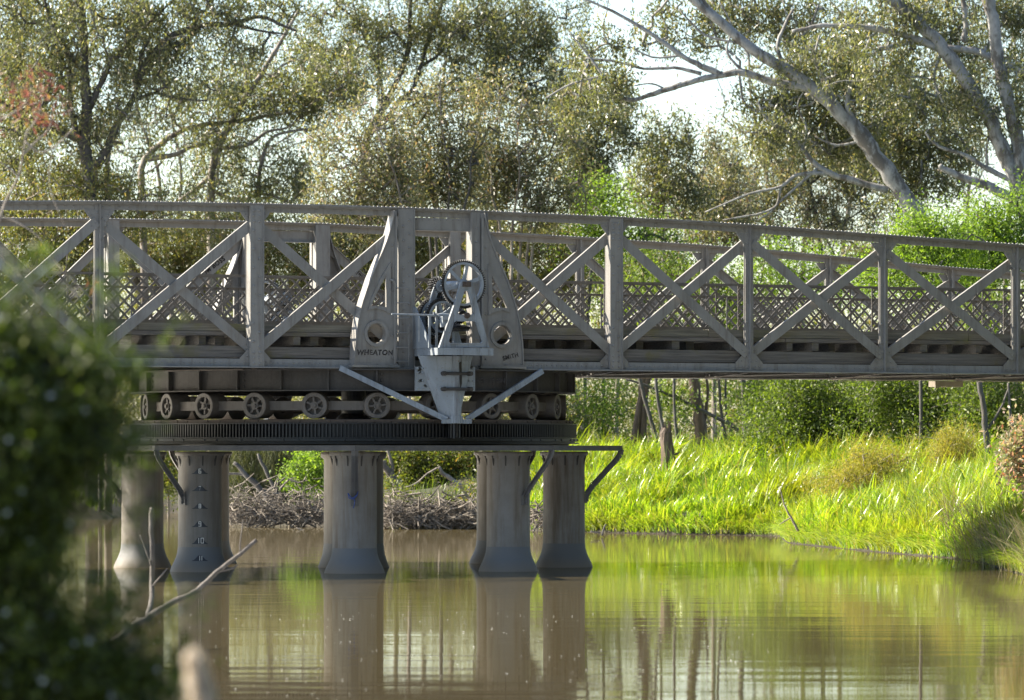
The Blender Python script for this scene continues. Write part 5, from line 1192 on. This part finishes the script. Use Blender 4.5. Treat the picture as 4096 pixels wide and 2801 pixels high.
# unseen leaf mass added behind the camera to cut the ambient skylight
NC = 1500; th = R.uniform(.15*PI, 1.85*PI, NC)-PI/2; rr_ = R.uniform(24, 60, NC)
nc = np.column_stack([CX+rr_*np.sin(th+PI/2+PI)*1.0, CY-6-rr_*.6*np.abs(np.cos(th+PI/2))-4, 1+R.random(NC)**.7*(15+3*np.sin(th*5))])
nc = nc[nc[:,0] > CX-3]; cc = np.repeat(nc, 40, axis=0); cc += R.normal(size=cc.shape)*1.1
V, Qd = leaves(cc, .9, .4, .5); tag(link('near_sky_blocker', np_mesh('near_sky_blocker', V, Qd, L_DARK)), 'unseen dense wood added behind the viewpoint to hold back skylight', 'wood', kind='stuff')
NC = 1500; q = np.column_stack([R.uniform(20,46,NC), R.uniform(-58,-2,NC), np.zeros(NC)]); q[:,0] = np.maximum(q[:,0], 19+.0*q[:,1]); q[:,2] = 1+R.random(NC)**.8*(17+4*np.sin(q[:,1]*.5))  # out-of-frame leaf mass added to screen the near truss faces from sky
cc = np.repeat(q, 40, axis=0); cc += R.normal(size=cc.shape)*1.0
V, Qd = leaves(cc, .8, .4, .5); tag(link('right_sky_blocker', np_mesh('right_sky_blocker', V, Qd, L_DARK)), 'unseen dense wood added to the right of the view to hold back skylight', 'wood', kind='stuff')
# specks of fluff floating on the brown water
NF = 420; q = np.column_stack([R.uniform(-6, 6, NF), -86+R.uniform(38, 62, NF), np.full(NF, .006)]); qs = R.uniform(.004,.012,NF)[:,None]*np.array([1,1,0.])
V = np.stack([q+qs*np.array(k) for k in ((-1,-.6,0),(1,-.7,0),(.8,.7,0),(-.9,.6,0))], 1); V[:,:,2] += R.uniform(0,.006,(NF,4))
tag(link('floating_fluff', np_mesh('floating_fluff', V.reshape(-1,3), np.arange(NF*4).reshape(-1,4), PETAL)), 'tiny pale specks of fluff drifting on the water', 'floating specks', kind='stuff')
# far wood behind everything
NC = 5200; cx_w = R.uniform(-34, 52, NC); cy_w = R.uniform(100, 170, NC); top_w = 9.5+2.2*np.sin(cx_w*.33)+1.8*np.sin(cx_w*.9+1)
cz_w = 1.5+R.random(NC)**1.25*top_w; cc = np.repeat(np.column_stack([cx_w,cy_w,cz_w]), 46, axis=0); cc += R.normal(size=cc.shape)*np.array([.7,.7,.6])
V, Qd = leaves(cc, .26, .085, .5); fw = link('distant_wood', np_mesh('distant_wood', V, Qd, L_FAR)); tag(fw, 'distant olive wood closing the view behind the bank trees', 'wood', kind='stuff')
tp0 = np.column_stack([R.uniform(-30,46,60), R.uniform(106,150,60), np.full(60,1.5)]); tp1 = tp0+np.column_stack([R.normal(0,1.2,60), R.normal(0,1,60), R.uniform(4,9,60)])
V, Qd = segs(tp0, tp1, R.uniform(.06,.14,60), np.full(60,.03), 6); tw = link('trunks', np_mesh('trunks', V, Qd, PALEB), fw)

# ------------------------------------------------------------------ foreground: flowering bush, dead branch, seed head, twigs
def bush():
    Yb = -71; mpx = K/pxm(Yb); W = lambda x, y, dy=0: np.array(ad(x, y, Yb+dy)); g = W(-150, 1400); base = np.array([g[0], Yb, h1(g[0], Yb)])
    root = empty('flowering_bush', tuple(base)); tag(root, 'dark leafy bush with small white flowers close to the camera on the left', 'bush')
    lobes = [(-60,980,300,330,1.0),(90,960,165,200,.9),(40,850,95,110,.6),(190,930,95,100,.5),(10,1190,140,150,.7),(-80,1500,330,200,1.),(160,1560,230,170,1.),(300,1580,120,110,.5),(-200,1250,250,400,.8),(40,1330,120,120,.25),(-350,1100,350,500,.8)]
    cs = []
    for x, y, rx, ry, dn_ in lobes:
        n = int(rx*ry*.0085*dn_); q = np.clip(R.normal(size=(n,3))*.47,-1.2,1.2)
        cs.append(W(x,y)+q*np.array([rx*mpx,rx*mpx*.8,ry*mpx]))
    C = np.concatenate(cs); C = C[C[:,2] > base[2]+.1]
    stems = MB()
    for i in range(26):
        c = C[rnd.randrange(len(C))]; mid = base+(c-base)*.5+np.array([rnd.uniform(-.15,.15),rnd.uniform(-.15,.15),.15]); stems.tube([base+R.normal(size=3)*.05*np.array([1,1,0]), mid, c], [.018,.010,.004], 5)
    V0 = np.array(stems.v); tips = C; j = [int(np.argmin(((V0-c)**2).sum(1))) for c in tips]
    V, Qd = segs(V0[j], tips, np.full(len(tips),.003), np.full(len(tips),.0015), 3)
    me = bpy.data.meshes.new('stems'); me.from_pydata(np.concatenate([V0-base, V-base]).tolist(), [], stems.f+(Qd+len(V0)).tolist()); me.materials.append(DARKB); link('stems', me, root)
    cc = np.repeat(tips, 42, axis=0); cc = cc+R.normal(size=cc.shape)*.040
    mid_ = np.array(ad(60, 1150, Yb)); sp = tips[R.integers(0, len(tips), 420)]; dr = sp-mid_; dr /= np.linalg.norm(dr, axis=1, keepdims=True); dr = dr+R.normal(size=dr.shape)*.45+np.array([0,0,.35]); t_ = R.random((420,34,1))
    sprig = sp[:,None]+dr[:,None]*t_*R.uniform(.08,.24,(420,1,1))+R.normal(size=(420,34,3))*.012; cc = np.concatenate([cc, sprig.reshape(-1,3)])
    V, Qd = leaves(cc, .034, .011, -.5); link('foliage', np_mesh('foliage', V-base, Qd, L_TEA), root)
    fm = MB()
    for k in range(5):
        a = 2*PI*k/5; c_, s_ = math.cos(a), math.sin(a); u = Vector((c_,s_,.25)).normalized(); v = Vector((-s_,c_,0))
        o = [Vector((0,0,0)), u*.005-v*.003, u*.011-v*.004, u*.013, u*.011+v*.004, u*.005+v*.003]; fm.add(o, [(0,1,2,3,4,5)])
    fm.cyl((0,0,-.006),(0,0,.003),.003,6)
    vis = tips[(tips[:,1] < Yb+.15)]; px_ = XH+(vis[:,0]-CX)*F/(vis[:,1]-CY); py_ = YH-(vis[:,2]-CZ)*F/(vis[:,1]-CY); ok = (px_ > -60) & (py_ > 1000) & (py_ < 2830); vis, px_, py_ = vis[ok], px_[ok], py_[ok]
    cell = (px_//42).astype(int)*1000+(py_//42).astype(int); o_ = np.lexsort((vis[:,1], cell)); first = np.r_[True, cell[o_][1:] != cell[o_][:-1]]; vis = vis[o_][first]
    proto = None
    for i in range(96):
        c = vis[rnd.randrange(len(vis))]+R.normal(size=3)*.02; c[1] -= .07
        if proto is None: f = proto = fm.build('flower', PETAL, root)
        else: f = proto.copy(); COL.objects.link(f); f.parent = root
        f.location = tuple(c-base); f.rotation_euler = (rnd.uniform(.5,1.7), rnd.uniform(-.5,.5), rnd.uniform(-.6,.6)); s_ = rnd.uniform(.75,1.25); f.scale = (s_,s_,s_)
bush()
YD = -36
limb('dead_branch', 'bare dead branch slanting up out of the water beside the bush', YD, [([(250,1460),(310,1418),(350,1392),(400,1362),(440,1345),(480,1310),(530,1268),(582,1226)], 17, 9), ([(334,1404),(344,1340,1),(346,1260,1),(342,1190,1),(345,1152,1)], 13, 9), ([(345,1290,1),(330,1245,1),(318,1215,1)], 4, 2), ([(500,1296),(528,1290),(540,1282)], 6, 3), ([(545,1262),(546,1225),(552,1180)], 4, 2), ([(430,1348),(460,1345)], 5, 3), ([(348,1330,1),(380,1290,1)], 5, 3)], DEADW)
Yg = -75; m = MB(); g = np.array(ad(452,1575,Yg)); gz = h1(g[0], Yg)
root = empty('seed_head_stalk', (g[0]-.01, Yg, gz)); tag(root, 'pale fluffy grass seed head, out of focus close to the camera', 'grass stalk'); b_ = np.array([g[0]-.01, Yg, gz])
m.tube([(0,0,0), tuple(np.array([.005,0,(g[2]-gz)*.6])), tuple(g-b_)], [.004,.003,.002], 6); m.build('stalk', STRAW, root)
t0, t1 = np.array(ad(462,1600,Yg)), np.array(ad(438,1490,Yg)); s_ = R.random(7000); cc = t0+(t1-t0)*s_[:,None]+R.normal(size=(7000,3))*(.0125*(1-.4*s_))[:,None]
V, Qd = leaves(cc, .018, .006, -.3); link('seed_head', np_mesh('seed_head', V-b_, Qd, STRAW), root)
# thin twigs with red leaves in front of the trees at the left
def twigs():
    Yt = -48; mpx = K/pxm(Yt); lines = [([(-60,700),(-20,560),(12,460),(42,400),(52,352),(60,300)], 9, 3), ([(52,352),(85,318),(112,290),(122,232)], 6, 2), ([(58,322),(90,345),(122,335),(140,318),(168,290)], 5, 2), ([(-30,285),(20,262),(60,232),(72,195)], 5, 2), ([(42,400),(8,372),(-30,360)], 5, 2), ([(60,300),(88,262),(92,215),(84,185)], 4, 2), ([(-40,480),(30,500),(90,540),(130,600),(190,660)], 5, 2), ([(122,335),(112,420),(150,520)], 3, 1.5), ([(-20,560),(60,640),(95,690)], 5, 2)]
    m = MB(); pts = []
    for pts_, a, b in lines:
        P = [np.array(ad(x, y, Yt)) for x, y in pts_]; Pm, rm = smooth_path(P, [(a+(b-a)*k/(len(P)-1))*mpx/2 for k in range(len(P))]); m.tube(Pm, rm, 6)
    base = np.array(m.v[0]); base[2] = h1(base[0], base[1]) if False else m.v[0][2]
    root = empty('twiggy_sapling', tuple(base)); tag(root, 'thin twiggy sapling with reddish leaves, blurred in front of the left trees', 'sapling')
    m.v = [tuple(np.array(v)-base) for v in m.v]; m.build('twigs', PALEB, root, smooth=True)
    cs = np.concatenate([np.array(ad(x, y, Yt))+R.normal(size=(n,3))*np.array([sx*mpx,.15,sy*mpx]) for x, y, sx, sy, n in ((85,225,20,36,80),(60,260,20,20,24),(20,250,24,26,30),(110,250,22,26,26),(140,260,18,28,24),(80,190,20,18,24),(10,200,24,24,20),(205,650,16,10,6))])
    V, Qd = leaves(cs, .085, .018, -.6); link('leaves', np_mesh('leaves', V-base, Qd, L_RED), root)
twigs()
# blurred blades at the right edge very close to the camera
bs_ = np.array([[CX+(4080-XH)/F*7+rnd.uniform(-.03,.06), CY+7+rnd.uniform(-.1,.1), 1.55] for _ in range(26)])
bs_[:,2] = .62
V, Qd = blades(bs_, R.uniform(1.3,1.62,26), R.uniform(.006,.012,26), R.uniform(.03,.1,26)); o = link('grass_tuft', np_mesh('grass_tuft', V-bs_[0], Qd, L_GRASS)); o.location = tuple(bs_[0]); tag(o, 'tuft of green blades blurred at the lower right edge', 'grass tuft')
